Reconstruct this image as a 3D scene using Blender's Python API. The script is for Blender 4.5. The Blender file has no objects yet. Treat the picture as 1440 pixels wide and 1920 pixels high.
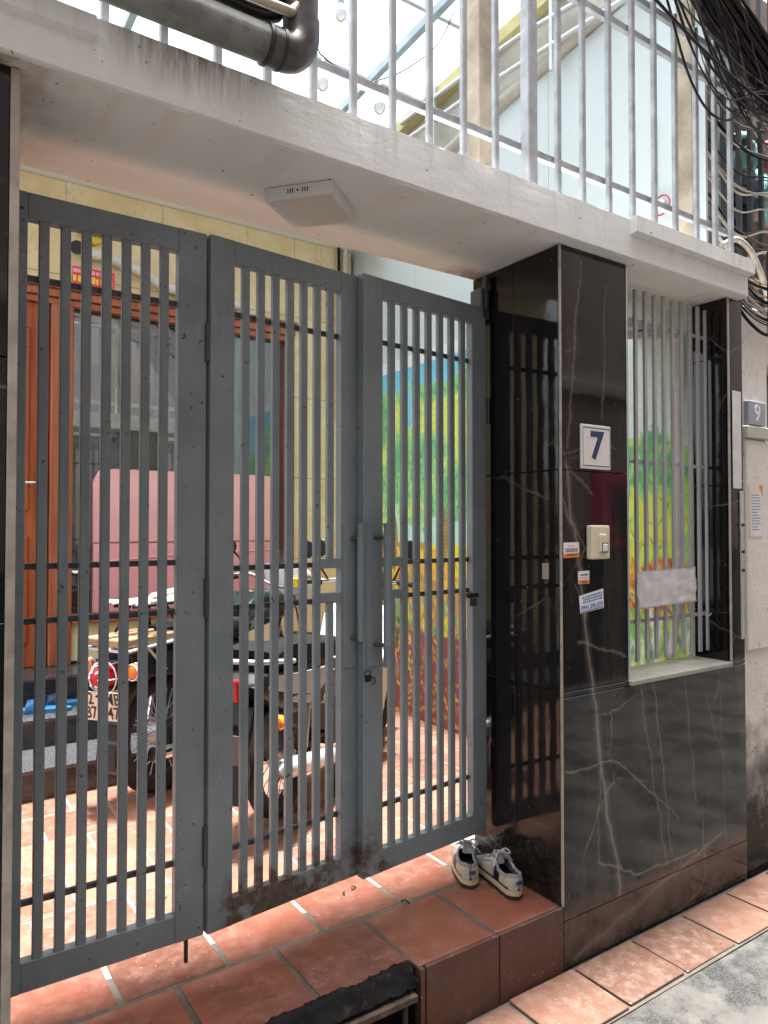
import bpy, bmesh, math, random
import numpy as np
from mathutils import Vector, Matrix, Euler, noise
R = math.radians
random.seed(7)
rng = np.random.default_rng(7)
sc = bpy.context.scene
COL = sc.collection

# ------------------------------------------------------------------ camera
cam_d = bpy.data.cameras.new('camera')
cam_d.sensor_fit = 'VERTICAL'
cam_d.sensor_height = 36.0
cam_d.lens = 36.0 * 1348.7 / 1920.0
cam_d.clip_start = 0.05
cam_d.clip_end = 500
cam = bpy.data.objects.new('camera', cam_d)
COL.objects.link(cam)
cam.location = (-1.8925, -1.70, 1.5)
cam.rotation_euler = (R(90 + 1.213), 0, R(-34.223))
sc.camera = cam

# ------------------------------------------------------------------ sky and sun
SUN_EL, SUN_AZ = 89.4, 20.0       # almost overhead, soft light of a bright hazy noon
w = bpy.data.worlds.new('World')
sc.world = w
w.use_nodes = True
nt = w.node_tree
bg = nt.nodes['Background']
sky = nt.nodes.new('ShaderNodeTexSky')
sky.sky_type = 'NISHITA'
sky.sun_disc = False
sky.sun_elevation = R(SUN_EL)
sky.sun_rotation = R(SUN_AZ)
sky.air_density = 1.0
sky.dust_density = 4.0
hs = nt.nodes.new('ShaderNodeHueSaturation')
hs.inputs['Saturation'].default_value = 0.3
nt.links.new(sky.outputs[0], hs.inputs['Color'])
nt.links.new(hs.outputs[0], bg.inputs['Color'])
bg.inputs['Strength'].default_value = 0.125
sun_d = bpy.data.lights.new('sun', 'SUN')
sun_d.energy = 4.0
sun_d.angle = R(5.0)
sun_d.color = (1.0, 0.985, 0.96)
sun = bpy.data.objects.new('sun', sun_d)
COL.objects.link(sun)
sun.location = (0, 0, 12)
_d = Vector((math.sin(R(SUN_AZ)) * math.cos(R(SUN_EL)), math.cos(R(SUN_AZ)) * math.cos(R(SUN_EL)), math.sin(R(SUN_EL))))
sun.rotation_euler = _d.to_track_quat('Z', 'Y').to_euler()
sc.view_settings.view_transform = 'Standard'
sc.view_settings.look = 'None'
sc.view_settings.exposure = 2.25
sc.view_settings.gamma = 1.0
sc.view_settings.use_curve_mapping = False
sc.render.engine = 'CYCLES'
cy = sc.cycles
cy.use_denoising = True
try:
    cy.denoiser = 'OPENIMAGEDENOISE'
except Exception:
    pass
cy.max_bounces = 9
cy.diffuse_bounces = 5
cy.glossy_bounces = 4
cy.transmission_bounces = 6
cy.transparent_max_bounces = 12
cy.caustics_reflective = False
cy.caustics_refractive = False
cy.sample_clamp_indirect = 8

# ------------------------------------------------------------------ material helpers
MATS = {}


class NB:
    """small node builder"""

    def __init__(self, name):
        m = bpy.data.materials.new(name)
        m.use_nodes = True
        self.m = m
        self.t = m.node_tree
        self.b = self.t.nodes['Principled BSDF']
        self.out = self.t.nodes['Material Output']
        self._obj = None

    def n(self, typ, **kw):
        nd = self.t.nodes.new(typ)
        for k, v in kw.items():
            setattr(nd, k, v)
        return nd

    def l(self, a, b):
        self.t.links.new(a, b)

    def coord(self, scale=None, kind='Object'):
        if self._obj is None:
            self._obj = self.n('ShaderNodeNewGeometry').outputs['Position'] if kind == 'World' else self.n('ShaderNodeTexCoord').outputs['Object']
        o = self._obj
        if scale is not None:
            mp = self.n('ShaderNodeMapping')
            if isinstance(scale, (int, float)):
                scale = (scale,) * 3
            mp.inputs['Scale'].default_value = scale
            self.l(o, mp.inputs['Vector'])
            o = mp.outputs[0]
        return o

    def noise(self, scale=5, detail=4, rough=.55, vec=None, dist=0.0):
        nd = self.n('ShaderNodeTexNoise')
        nd.inputs['Scale'].default_value = scale
        nd.inputs['Detail'].default_value = detail
        nd.inputs['Roughness'].default_value = rough
        nd.inputs['Distortion'].default_value = dist
        self.l(vec if vec is not None else self.coord(), nd.inputs['Vector'])
        return nd.outputs['Fac']

    def ramp(self, fac, stops):
        r = self.n('ShaderNodeValToRGB')
        e = r.color_ramp.elements
        while len(e) > 1:
            e.remove(e[-1])
        for i, (p, c) in enumerate(stops):
            el = e[0] if i == 0 else e.new(p)
            el.position = p
            if isinstance(c, (int, float)):
                c = (c, c, c)
            el.color = (*c[:3], 1)
        self.l(fac, r.inputs[0])
        return r.outputs[0]

    def mix(self, fac, a, b, mode='MIX'):
        nd = self.n('ShaderNodeMix', data_type='RGBA', blend_type=mode)
        for sock, v in ((nd.inputs[0], fac), (nd.inputs[6], a), (nd.inputs[7], b)):
            if hasattr(v, 'links') or isinstance(v, bpy.types.NodeSocket):
                self.l(v, sock)
            elif isinstance(v, (int, float)):
                if sock == nd.inputs[0]:
                    sock.default_value = v
                else:
                    sock.default_value = (v, v, v, 1)
            else:
                sock.default_value = (*v[:3], 1)
        return nd.outputs[2]

    def math(self, op, a, b=None, clamp=False):
        nd = self.n('ShaderNodeMath', operation=op)
        nd.use_clamp = clamp
        for i, v in enumerate((a, b)):
            if v is None:
                continue
            if isinstance(v, (int, float)):
                nd.inputs[i].default_value = v
            else:
                self.l(v, nd.inputs[i])
        return nd.outputs[0]

    def xyz(self, vec):
        s = self.n('ShaderNodeSeparateXYZ')
        self.l(vec, s.inputs[0])
        return s.outputs

    def col(self, v):
        if isinstance(v, bpy.types.NodeSocket):
            self.l(v, self.b.inputs['Base Color'])
        else:
            self.b.inputs['Base Color'].default_value = (*v[:3], 1)

    def set(self, **kw):
        for k, v in kw.items():
            s = self.b.inputs[k.replace('_', ' ')]
            if isinstance(v, bpy.types.NodeSocket):
                self.l(v, s)
            else:
                s.default_value = v

    def bump(self, h, strength=.3, dist=.01):
        nd = self.n('ShaderNodeBump')
        nd.inputs['Strength'].default_value = strength
        nd.inputs['Distance'].default_value = dist
        self.l(h, nd.inputs['Height'])
        self.l(nd.outputs[0], self.b.inputs['Normal'])


def simple(name, c, rough=.5, metal=0.0, var=.12, scale=6, bump=0.0, bscale=60, spec=.5, kind='Object', dirt=None):
    """plain surface with a little uneven tone, dirt and fine relief"""
    k = NB(name)
    k.coord(kind=kind)
    f = k.noise(scale, 5, .6)
    d = tuple(x * (1 - var * 1.6) for x in c)
    l_ = tuple(min(1, x * (1 + var)) for x in c)
    cc = k.ramp(f, [(.3, d), (.72, l_)])
    if dirt:
        g = k.noise(scale * 2.7, 6, .7)
        cc = k.mix(k.ramp(g, [(.55, 0), (.75, .8)]), cc, dirt)
    k.col(cc)
    rf = k.noise(scale * 3, 3, .5)
    mr = k.n('ShaderNodeMapRange')
    mr.inputs['To Min'].default_value = max(.02, rough * .8)
    mr.inputs['To Max'].default_value = min(1, rough * 1.2)
    k.l(rf, mr.inputs[0])
    k.set(Roughness=mr.outputs[0], Metallic=metal, Specular_IOR_Level=spec)
    if bump:
        k.bump(k.noise(bscale, 4, .6), bump, .004)
    MATS[name] = k.m
    return k.m


def _scaled(k, vec, s):
    mp = k.n('ShaderNodeMapping')
    mp.inputs['Scale'].default_value = s
    k.l(vec, mp.inputs['Vector'])
    return mp.outputs[0]


# ---- terracotta tile
def terracotta(name, a, b, dirty=.3):
    k = NB(name)
    k.coord(kind='World')
    oi = k.n('ShaderNodeObjectInfo')
    f = k.noise(6, 7, .68)
    c1 = k.mix(k.ramp(f, [(.28, 0), (.72, 1)]), a, b)
    rv = k.math('MULTIPLY_ADD', oi.outputs['Random'], .5)
    k.t.nodes[-1].inputs[2].default_value = .72
    c2 = k.mix(1.0, c1, rv, 'MULTIPLY')
    # pale scuffs and chalky wear
    g = k.noise(22, 7, .75)
    wear = k.math('MULTIPLY', k.ramp(g, [(.46, 0), (.72, .75)]), k.ramp(k.noise(2.7, 4, .6), [(.38, .1), (.62, 1)]))
    c3 = k.mix(wear, c2, tuple(min(1, x * 1.3 + .07) for x in b))
    # thin scratches
    scr = k.noise(1, 3, .5, vec=_scaled(k, k.coord(), (14, 190, 1)))
    c3 = k.mix(k.ramp(scr, [(.70, 0), (.74, .35)]), c3, tuple(min(1, x * 1.2 + .12) for x in b))
    # dark blotches, soot and spots
    h = k.noise(2.6, 7, .72)
    c4 = k.mix(k.ramp(h, [(.47, 0), (.70, dirty)]), c3, (.06, .04, .028))
    sp = k.noise(75, 2, .5)
    c4 = k.mix(k.ramp(sp, [(.715, 0), (.74, .8)]), c4, (.035, .025, .02))
    sp2 = k.noise(120, 2, .5)
    c4 = k.mix(k.ramp(sp2, [(.735, 0), (.75, .7)]), c4, (.55, .5, .45))
    k.col(c4)
    k.set(Roughness=k.ramp(k.noise(11, 6, .7), [(.3, .30), (.7, .66)]), Specular_IOR_Level=.4)
    k.bump(k.math('ADD', k.noise(80, 6, .7), k.math('MULTIPLY', k.noise(12, 4), 1.8)), .30, .004)
    MATS[name] = k.m


terracotta('terracotta', (.145, .045, .027), (.21, .073, .045), .55)  # doorstep copy of the yard tile, darkened for the slab's shade
terracotta('terracotta_yard', (.225, .092, .058), (.29, .135, .09), .2)
terracotta('terracotta_riser', (.050, .020, .015), (.078, .031, .022), .5)  # darkened further for the riser in shade
terracotta('terracotta_alley', (.125, .062, .041), (.17, .092, .064), .35)


# ---- black marble with drawn veins
def marble(name, veins):
    k = NB(name)
    P = k.coord(kind='World')
    # wobble the lookup so that veins meander
    nz = k.n('ShaderNodeTexNoise')
    nz.inputs['Scale'].default_value = 5.5
    nz.inputs['Detail'].default_value = 6
    nz.inputs['Roughness'].default_value = .62
    k.l(P, nz.inputs['Vector'])
    sub = k.n('ShaderNodeVectorMath', operation='SUBTRACT')
    k.l(nz.outputs['Color'], sub.inputs[0])
    sub.inputs[1].default_value = (.5, .5, .5)
    scl = k.n('ShaderNodeVectorMath', operation='SCALE')
    scl.inputs['Scale'].default_value = .075
    k.l(sub.outputs[0], scl.inputs[0])
    add = k.n('ShaderNodeVectorMath', operation='ADD')
    k.l(P, add.inputs[0])
    k.l(scl.outputs[0], add.inputs[1])
    Q = add.outputs[0]
    base = k.ramp(k.noise(3.0, 6, .6), [(.3, (.0035, .0034, .0038)), (.62, (.009, .0078, .0078)), (.85, (.017, .014, .0135))])
    # upright brownish clouds
    st = k.noise(1.0, 5, .6, vec=_scaled(k, Q, (7.5, 7.5, .5)))
    base = k.mix(k.ramp(st, [(.52, 0), (.62, .6 if veins else .2), (.70, 0)]), base, (.045, .034, .029))
    st2 = k.noise(1.0, 6, .7, vec=_scaled(k, Q, (26, 26, .9)))
    base = k.mix(k.ramp(st2, [(.58, 0), (.72, .4 if veins else .12)]), base, (.05, .041, .037))
    # thin net of pale hair veins
    vo = k.n('ShaderNodeTexVoronoi', feature='DISTANCE_TO_EDGE')
    vo.inputs['Scale'].default_value = 2.1
    vo.inputs['Randomness'].default_value = 1.0
    k.l(Q, vo.inputs['Vector'])
    hair = k.ramp(vo.outputs['Distance'], [(0, 1), (.0035, .75), (.009, 0)])
    msk = k.ramp(k.noise(2.4, 2), [(.48, 0), (.60, .6)])
    base = k.mix(k.math('MULTIPLY', hair, msk), base, (.20, .175, .155))
    sx, sy, sz = k.xyz(Q)
    fine = k.noise(40, 3)
    for (x0, z0, x1, z1, wd, amt) in veins:
        # distance to a segment in the wall plane
        dx, dz = x1 - x0, z1 - z0
        L2 = dx * dx + dz * dz
        px = k.math('SUBTRACT', sx, x0)
        pz = k.math('SUBTRACT', sz, z0)
        t = k.math('DIVIDE', k.math('ADD', k.math('MULTIPLY', px, dx), k.math('MULTIPLY', pz, dz)), L2, clamp=True)
        ex = k.math('SUBTRACT', px, k.math('MULTIPLY', t, dx))
        ez = k.math('SUBTRACT', pz, k.math('MULTIPLY', t, dz))
        d = k.math('SQRT', k.math('ADD', k.math('MULTIPLY', ex, ex), k.math('MULTIPLY', ez, ez)))
        amt *= .85
        wd *= .7
        f = k.ramp(d, [(0, amt), (wd * .3, amt * .75), (wd * .8, amt * .22), (wd * 2.4, 0)])
        f = k.math('MULTIPLY', f, k.math('ADD', fine, .45), clamp=True)
        base = k.mix(f, base, (.27, .225, .19))
    # speckles and splashes of dirt near the ground
    sp = k.noise(90, 2, .4)
    base = k.mix(k.ramp(sp, [(.74, 0), (.77, .7)]), base, (.33, .30, .27))
    px_, py_, pz_ = k.xyz(P)
    low = k.ramp(pz_, [(.0, .75), (.30, .22), (.75, 0)])
    dn = k.noise(6.5, 7, .72)
    dm = k.math('MULTIPLY', low, k.ramp(dn, [(.36, 0), (.66, 1)]))
    base = k.mix(dm, base, (.135, .105, .085))
    k.col(base)
    ro = k.math('ADD', k.ramp(k.noise(7, 5, .65), [(.35, .035), (.75, .11)]), k.math('MULTIPLY', dm, .45), clamp=True)
    k.set(Roughness=ro, Specular_IOR_Level=.45)
    k.bump(k.noise(4.5, 3, .5), .05, .02)
    MATS[name] = k.m


marble('black_marble', [
    (.030, 1.72, .115, 1.18, .016, .75), (.115, 1.20, .205, .62, .018, .85), (.205, .64, .30, .17, .018, .85),
    (.045, 1.70, .16, 1.62, .006, .45), (.0, 1.62, .06, 1.52, .004, .6), (.10, 2.44, .04, 1.78, .008, .45),
    (.25, 2.38, .22, 1.90, .007, .35), (.42, .93, .58, .21, .011, .38), (.50, .93, .62, .23, .006, .55),
    (.02, .66, .26, .655, .006, .85), (.26, .655, .50, .50, .006, .7), (.50, .50, .66, .36, .005, .6),
    (.18, .31, .40, .205, .006, .9), (.40, .205, .78, .215, .006, .8), (.18, .31, .20, .62, .004, .5),
    (.05, .02, .95, .235, .020, .55), (.70, .92, .78, .40, .008, .38), (.85, .80, 1.02, .45, .005, .35),
    (.08, 1.10, .34, 1.03, .006, .7), (.06, 1.30, .12, 1.20, .004, .5), (.0, 1.76, .30, 1.80, .005, .3),
    (.95, .90, .98, .20, .006, .28)])
marble('black_marble_plain', [])


# ---- painted metal of the gate
def gate_paint(name, rust):
    k = NB(name)
    k.coord(kind='World')
    f = k.noise(3.5, 5, .6)
    c = k.ramp(f, [(.3, (.150, .182, .200)), (.7, (.220, .256, .276))])
    sc_ = k.noise(1, 4, .7, vec=_scaled(k, k.coord(), (60, 60, 9)))
    c = k.mix(k.ramp(sc_, [(.56, 0), (.74, .4)]), c, (.31, .315, .305))
    ch = k.noise(55, 3, .5)
    c = k.mix(k.ramp(ch, [(.70, 0), (.72, .9)]), c, (.03, .022, .017))
    sm = k.noise(2.1, 6, .7)
    c = k.mix(k.ramp(sm, [(.52, 0), (.72, .35)]), c, (.075, .08, .08))
    rr = None
    if rust:
        x, y, z = k.xyz(k.coord())
        lim = k.ramp(z, [(.33, 1), (.42, .78), (.52, .28), (.66, 0)])
        xm = k.ramp(k.math('MULTIPLY_ADD', x, 1.0), [(0, 1), (1, 1)])
        xs = k.math('ADD', x, 1.2)
        xm = k.ramp(xs, [(.05, .10), (.14, .9), (.42, .9), (.55, .6), (.60, .9), (.68, .7), (.76, .10), (.9, .03)])
        rn = k.noise(11, 6, .66)
        rr = k.math('MULTIPLY', k.math('MULTIPLY', lim, xm), k.ramp(rn, [(.34, .15), (.62, 1.7)]), clamp=True)
        rm = k.ramp(rr, [(.24, 0), (.42, .35), (.66, .9)])
        rc = k.ramp(k.noise(48, 6, .7), [(.3, (.020, .012, .008)), (.48, (.075, .042, .024)), (.62, (.115, .085, .06)), (.75, (.16, .13, .095))])
        c = k.mix(rm, c, rc)
        k.set(Roughness=k.math('ADD', k.math('MULTIPLY', rm, .4), .42))
        k.bump(k.math('ADD', k.noise(35, 6, .7), k.math('MULTIPLY', rm, .5)), .25, .003)
    else:
        k.set(Roughness=k.ramp(k.noise(12, 4), [(.3, .38), (.7, .55)]))
        k.bump(k.noise(45, 4, .6), .08, .003)
    k.col(c)
    k.set(Specular_IOR_Level=.5)
    MATS[name] = k.m


gate_paint('gate_paint', True)
simple('dark_paint', (.05, .055, .06), .42, 0, .2, 5)
simple('window_bar_paint', (.40, .42, .43), .4, .1, .15, 4, .06)
simple('beige_trim', (.40, .345, .29), .45, .1, .2, 14, .1)

# ---- painted plaster of the slab (weathered outside, cleaner below)
def slab_paint():
    k = NB('slab_plaster')
    k.coord(kind='World')
    x, y, z = k.xyz(k.coord())
    f = k.noise(2.2, 6, .6)
    c = k.ramp(f, [(.3, (.70, .715, .70)), (.7, (.80, .815, .80))])
    # run-off streaks below the top edge
    st = k.noise(1, 5, .65, vec=_scaled(k, k.coord(), (24, 24, 2.2)))
    up = k.ramp(z, [(.0, 0), (1, 0)])
    zz = k.math('SUBTRACT', z, 2.48, clamp=True)
    up = k.ramp(zz, [(.01, .05), (.16, .7)])
    c = k.mix(k.math('MULTIPLY', k.ramp(st, [(.52, 0), (.70, .55)]), up, clamp=True), c, (.32, .30, .26))
    # rusty run below the drip at the pipe
    xs = k.math('ADD', x, 1.33)
    xr = k.ramp(k.math('ABSOLUTE', xs), [(0, .95), (.06, .8), (.22, .12), (.40, 0)])
    st3 = k.noise(1, 6, .7, vec=_scaled(k, k.coord(), (46, 46, 5)))
    up2 = k.ramp(zz, [(.035, 0), (.10, .55), (.15, 1)])
    c = k.mix(k.math('MULTIPLY', k.math('MULTIPLY', xr, k.ramp(st3, [(.38, 0), (.58, 1)])), up2, clamp=True), c, (.17, .11, .07))
    sp = k.noise(48, 2, .5)
    c = k.mix(k.ramp(sp, [(.73, 0), (.755, .85)]), c, (.09, .075, .06))
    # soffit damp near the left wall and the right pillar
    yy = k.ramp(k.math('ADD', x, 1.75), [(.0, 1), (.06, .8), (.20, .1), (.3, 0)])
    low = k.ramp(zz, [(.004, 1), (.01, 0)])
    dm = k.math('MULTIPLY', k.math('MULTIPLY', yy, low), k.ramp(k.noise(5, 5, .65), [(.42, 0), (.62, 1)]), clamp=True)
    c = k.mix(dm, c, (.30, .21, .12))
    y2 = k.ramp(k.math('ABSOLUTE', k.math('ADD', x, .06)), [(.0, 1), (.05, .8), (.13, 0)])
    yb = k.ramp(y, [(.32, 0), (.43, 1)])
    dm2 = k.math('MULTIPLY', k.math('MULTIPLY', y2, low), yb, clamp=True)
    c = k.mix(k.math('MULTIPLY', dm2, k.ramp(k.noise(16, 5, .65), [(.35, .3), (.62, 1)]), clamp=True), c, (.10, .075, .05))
    k.col(c)
    k.set(Roughness=.72, Specular_IOR_Level=.3)
    trowel = k.noise(1, 4, .55, vec=_scaled(k, k.coord(), (10, 10, 26)))
    flat = k.ramp(zz, [(.004, .25), (.012, 1)])
    k.bump(k.math('MULTIPLY', k.math('ADD', trowel, k.math('MULTIPLY', k.noise(85, 4, .6), .35)), flat), .16, .010)
    MATS['slab_plaster'] = k.m


slab_paint()
simple('white_paint', (.72, .73, .72), .6, 0, .06, 3, .08)
simple('white_plastic', (.70, .70, .69), .35, 0, .04, 6)
simple('diffuser', (.62, .60, .58), .3, 0, .03, 6)
simple('pvc_grey', (.22, .235, .22), .6, 0, .35, 7, .12, 40, dirt=(.05, .045, .04))
simple('pvc_dark', (.075, .070, .065), .42, 0, .4, 9, .15, 40, dirt=(.15, .12, .10))
simple('pvc_white', (.66, .66, .64), .38, 0, .1, 9)
simple('pvc_cream', (.50, .43, .33), .5, 0, .2, 9)
simple('black_cable', (.006, .006, .008), .5, 0, .3, 20, spec=.25)
simple('brown_cable', (.06, .045, .035), .5, 0, .3, 20)
simple('pale_cable', (.46, .42, .36), .5, 0, .2, 20)
simple('galvanised', (.38, .40, .42), .42, .3, .2, 16, .1, 50, dirt=(.38, .36, .33))
simple('galvanised_light', (.60, .64, .66), .42, .25, .1, 9)
simple('worn_wood', (.42, .36, .28), .75, 0, .25, 8, .3, 40)
simple('white_board', (.58, .665, .68), .5, 0, .03, 2, .03)
simple('beam_paint', (.52, .51, .45), .7, 0, .12, 5, .1, dirt=(.36, .34, .28))
simple('yellow_paint', (.50, .45, .21), .7, 0, .12, 6, .1, dirt=(.45, .40, .28))
simple('chrome', (.62, .62, .62), .16, 1.0, .1, 9)
simple('steel', (.42, .42, .43), .32, .85, .15, 12)
simple('rubber', (.016, .016, .017), .75, 0, .3, 14, .2, 90)
simple('black_plastic', (.009, .009, .010), .38, 0, .25, 9, spec=.35)
simple('seat_vinyl', (.010, .010, .011), .8, 0, .2, 14, .2, 120, spec=.2)
simple('silver_paint', (.50, .53, .55), .25, .3, .08, 6)
simple('white_gloss', (.76, .78, .79), .18, 0, .03, 5)
simple('green_black_paint', (.010, .022, .020), .15, 0, .2, 5)
simple('red_lens', (.50, .012, .02), .15, 0, .1, 20)
simple('orange_lens', (.85, .20, .02), .18, 0, .1, 20)
simple('yellow_plastic', (.80, .52, .04), .4, 0, .05, 9)
simple('tan_wood', (.36, .22, .12), .45, 0, .18, 8, .1)
simple('number_plate_paint', (.70, .64, .54), .4, 0, .06, 8)
simple('ink_black', (.02, .02, .022), .5, 0, .1, 9)
simple('ink_blue', (.015, .025, .11), .4, 0, .1, 9)
simple('ink_mid_blue', (.03, .14, .45), .45, 0, .1, 9)
simple('ink_grey_blue', (.22, .27, .42), .5, 0, .1, 9)
simple('ink_orange', (.85, .25, .05), .45, 0, .08, 9)
simple('ink_red', (.72, .06, .09), .5, 0, .1, 9)
simple('ink_yellow', (.90, .66, .08), .5, 0, .08, 9)
simple('ink_pink', (.85, .42, .45), .5, 0, .08, 9)
simple('paper_white', (.78, .77, .78), .55, 0, .03, 9, .05)
simple('paper_lilac', (.86, .85, .90), .42, 0, .05, 12, .12, 25)
simple('paper_peach', (.80, .66, .56), .6, 0, .05, 9)
simple('plate_white', (.74, .70, .66), .35, 0, .04, 30, .05, 200)
simple('plate_blue', (.30, .32, .40), .4, 0, .1, 9)
simple('ivory_plastic', (.66, .60, .42), .38, 0, .06, 9)
simple('brass', (.60, .48, .22), .3, .8, .1, 12)
simple('slipper_blue', (.03, .16, .36), .55, 0, .1, 20)
simple('slipper_dark', (.015, .05, .12), .6, 0, .1, 20)
simple('lime_plastic', (.25, .72, .04), .4, 0, .05, 9)
simple('leather_cream', (.50, .46, .37), .55, 0, .12, 30, .15, 150, dirt=(.30, .27, .21))
simple('leather_grey', (.26, .255, .26), .7, 0, .15, 30, .25, 150)
simple('mesh_grey', (.30, .31, .32), .7, 0, .15, 60, .3, 220)
simple('midsole_tan', (.56, .45, .24), .6, 0, .1, 20)
simple('lace_white', (.48, .48, .47), .8, 0, .1, 40, .3, 200)
simple('stone_sill', (.34, .335, .29), .6, 0, .15, 9, .2, 60, dirt=(.5, .48, .42))
simple('mortar', (.095, .082, .066), .9, 0, .3, 9, .5, 60, kind='World')
simple('yard_grout', (.27, .235, .20), .9, 0, .2, 9, .5, 60, kind='World')
simple('tar', (.010, .009, .009), .8, 0, .4, 12, .9, 40, spec=.15, dirt=(.06, .055, .05))
simple('rusty_steel', (.07, .048, .035), .7, .2, .5, 14, .4, 60, dirt=(.16, .13, .10))
simple('room_dark', (.06, .065, .065), .8, 0, .2, 3)
simple('rose_cloth', (.80, .36, .38), .7, 0, .08, 3, .15, 30)
simple('pink_cloth', (.88, .48, .48), .7, 0, .06, 3, .15, 30)
simple('ceiling_white', (.74, .81, .82), .6, 0, .03, 3)
simple('teal_cloth', (.22, .50, .50), .7, 0, .25, 14, .2, 60, dirt=(.55, .60, .55))
simple('red_cloth', (.50, .05, .07), .7, 0, .3, 18, .2)
simple('brown_sheet', (.20, .145, .12), .7, 0, .25, 7, .2)
simple('pale_blue_paint', (.42, .55, .62), .55, 0, .15, 7)
simple('opposite_plaster', (.46, .38, .345), .8, 0, .15, 1.5, .2, 30, kind='World')
simple('opposite_maroon', (.80, .06, .18), .5, 0, .1, 4)
simple('opposite_grey', (.09, .092, .095), .5, 0, .1, 4)
simple('aluminium', (.55, .56, .57), .35, .6, .12, 20)


def plaster9():
    k = NB('neighbour_plaster')
    k.coord(kind='World')
    x, y, z = k.xyz(k.coord())
    c = k.ramp(k.noise(4, 6, .65), [(.3, (.70, .66, .59)), (.7, (.82, .79, .73))])
    ck = k.noise(1, 6, .75, vec=_scaled(k, k.coord(), (28, 28, 16)))
    c = k.mix(k.ramp(ck, [(.60, 0), (.66, .75)]), c, (.26, .20, .14))
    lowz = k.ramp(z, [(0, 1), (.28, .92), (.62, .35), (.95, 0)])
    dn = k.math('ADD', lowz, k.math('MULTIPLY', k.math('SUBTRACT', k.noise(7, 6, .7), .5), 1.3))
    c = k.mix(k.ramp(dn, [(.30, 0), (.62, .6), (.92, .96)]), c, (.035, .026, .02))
    k.col(c)
    k.set(Roughness=.85, Specular_IOR_Level=.2)
    k.bump(k.math('ADD', k.noise(22, 6, .7), k.noise(120, 3)), .4, .008)
    MATS['neighbour_plaster'] = k.m


plaster9()


def alley_mat():
    k = NB('alley_concrete')
    k.coord(kind='World')
    a = k.ramp(k.noise(7, 7, .7), [(.3, (.062, .059, .054)), (.7, (.115, .109, .099))])
    pz = k.n('ShaderNodeTexVoronoi')
    pz.inputs['Scale'].default_value = 150
    k.l(k.coord(), pz.inputs['Vector'])
    peb = k.ramp(pz.outputs['Distance'], [(.15, (.085, .085, .087)), (.6, (.02, .02, .021))])
    m = k.ramp(k.noise(3.1, 7, .68), [(.47, 0), (.56, .9)])
    c = k.mix(m, a, peb)
    d = k.ramp(k.noise(1.4, 5, .6), [(.45, 0), (.75, .45)])
    c = k.mix(d, c, (.06, .055, .047))
    k.col(c)
    k.set(Roughness=.85, Specular_IOR_Level=.3)
    k.bump(k.math('ADD', k.math('MULTIPLY', pz.outputs['Distance'], k.math('MULTIPLY', m, -1.2)), k.noise(24, 6, .7)), .7, .008)
    MATS['alley_concrete'] = k.m


alley_mat()


def yellow_tile():
    k = NB('yellow_tile')
    k.coord(kind='World')
    nz = k.noise(4, 6, .65, dist=.6)
    c = k.ramp(nz, [(.3, (.74, .58, .30)), (.5, (.82, .69, .42)), (.72, (.88, .79, .55))])
    vo = k.n('ShaderNodeTexVoronoi', feature='DISTANCE_TO_EDGE')
    vo.inputs['Scale'].default_value = 6
    wv = k.n('ShaderNodeVectorMath', operation='ADD')
    nn = k.n('ShaderNodeTexNoise')
    nn.inputs['Scale'].default_value = 6
    k.l(k.coord(), nn.inputs['Vector'])
    k.l(nn.outputs['Color'], wv.inputs[0])
    k.l(k.coord(), wv.inputs[1])
    k.l(wv.outputs[0], vo.inputs['Vector'])
    v = k.math('MULTIPLY', k.ramp(vo.outputs['Distance'], [(0, 1), (.02, 0)]), k.ramp(k.noise(3, 2), [(.45, 0), (.6, .7)]))
    c = k.mix(v, c, (.50, .33, .14))
    k.col(c)
    k.set(Roughness=.25)
    MATS['yellow_tile'] = k.m


yellow_tile()


def wood_mat(name, a, b):
    k = NB(name)
    k.coord()
    g = k.noise(1, 6, .6, vec=_scaled(k, k.coord(), (30, 30, 1.6)), dist=.4)
    c = k.ramp(g, [(.3, a), (.7, b)])
    k.col(c)
    k.set(Roughness=.28)
    k.bump(g, .05, .003)
    MATS[name] = k.m


wood_mat('door_wood', (.26, .050, .016), (.46, .12, .038))
wood_mat('frame_wood', (.27, .070, .032), (.48, .16, .075))


def granite():
    k = NB('granite')
    k.coord(kind='World')
    v = k.n('ShaderNodeTexVoronoi')
    v.inputs['Scale'].default_value = 160
    k.l(k.coord(), v.inputs['Vector'])
    c = k.ramp(k.noise(130, 4, .7), [(.35, (.012, .012, .013)), (.6, (.05, .05, .052)), (.72, (.22, .22, .22))])
    k.col(c)
    k.set(Roughness=.22)
    MATS['granite'] = k.m
    k = NB('granite_top')
    k.coord(kind='World')
    c = k.ramp(k.noise(130, 4, .7), [(.35, (.03, .03, .033)), (.6, (.09, .09, .095)), (.72, (.24, .24, .24))])
    k.col(c)
    k.set(Roughness=.25)
    MATS['granite_top'] = k.m


granite()


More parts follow.
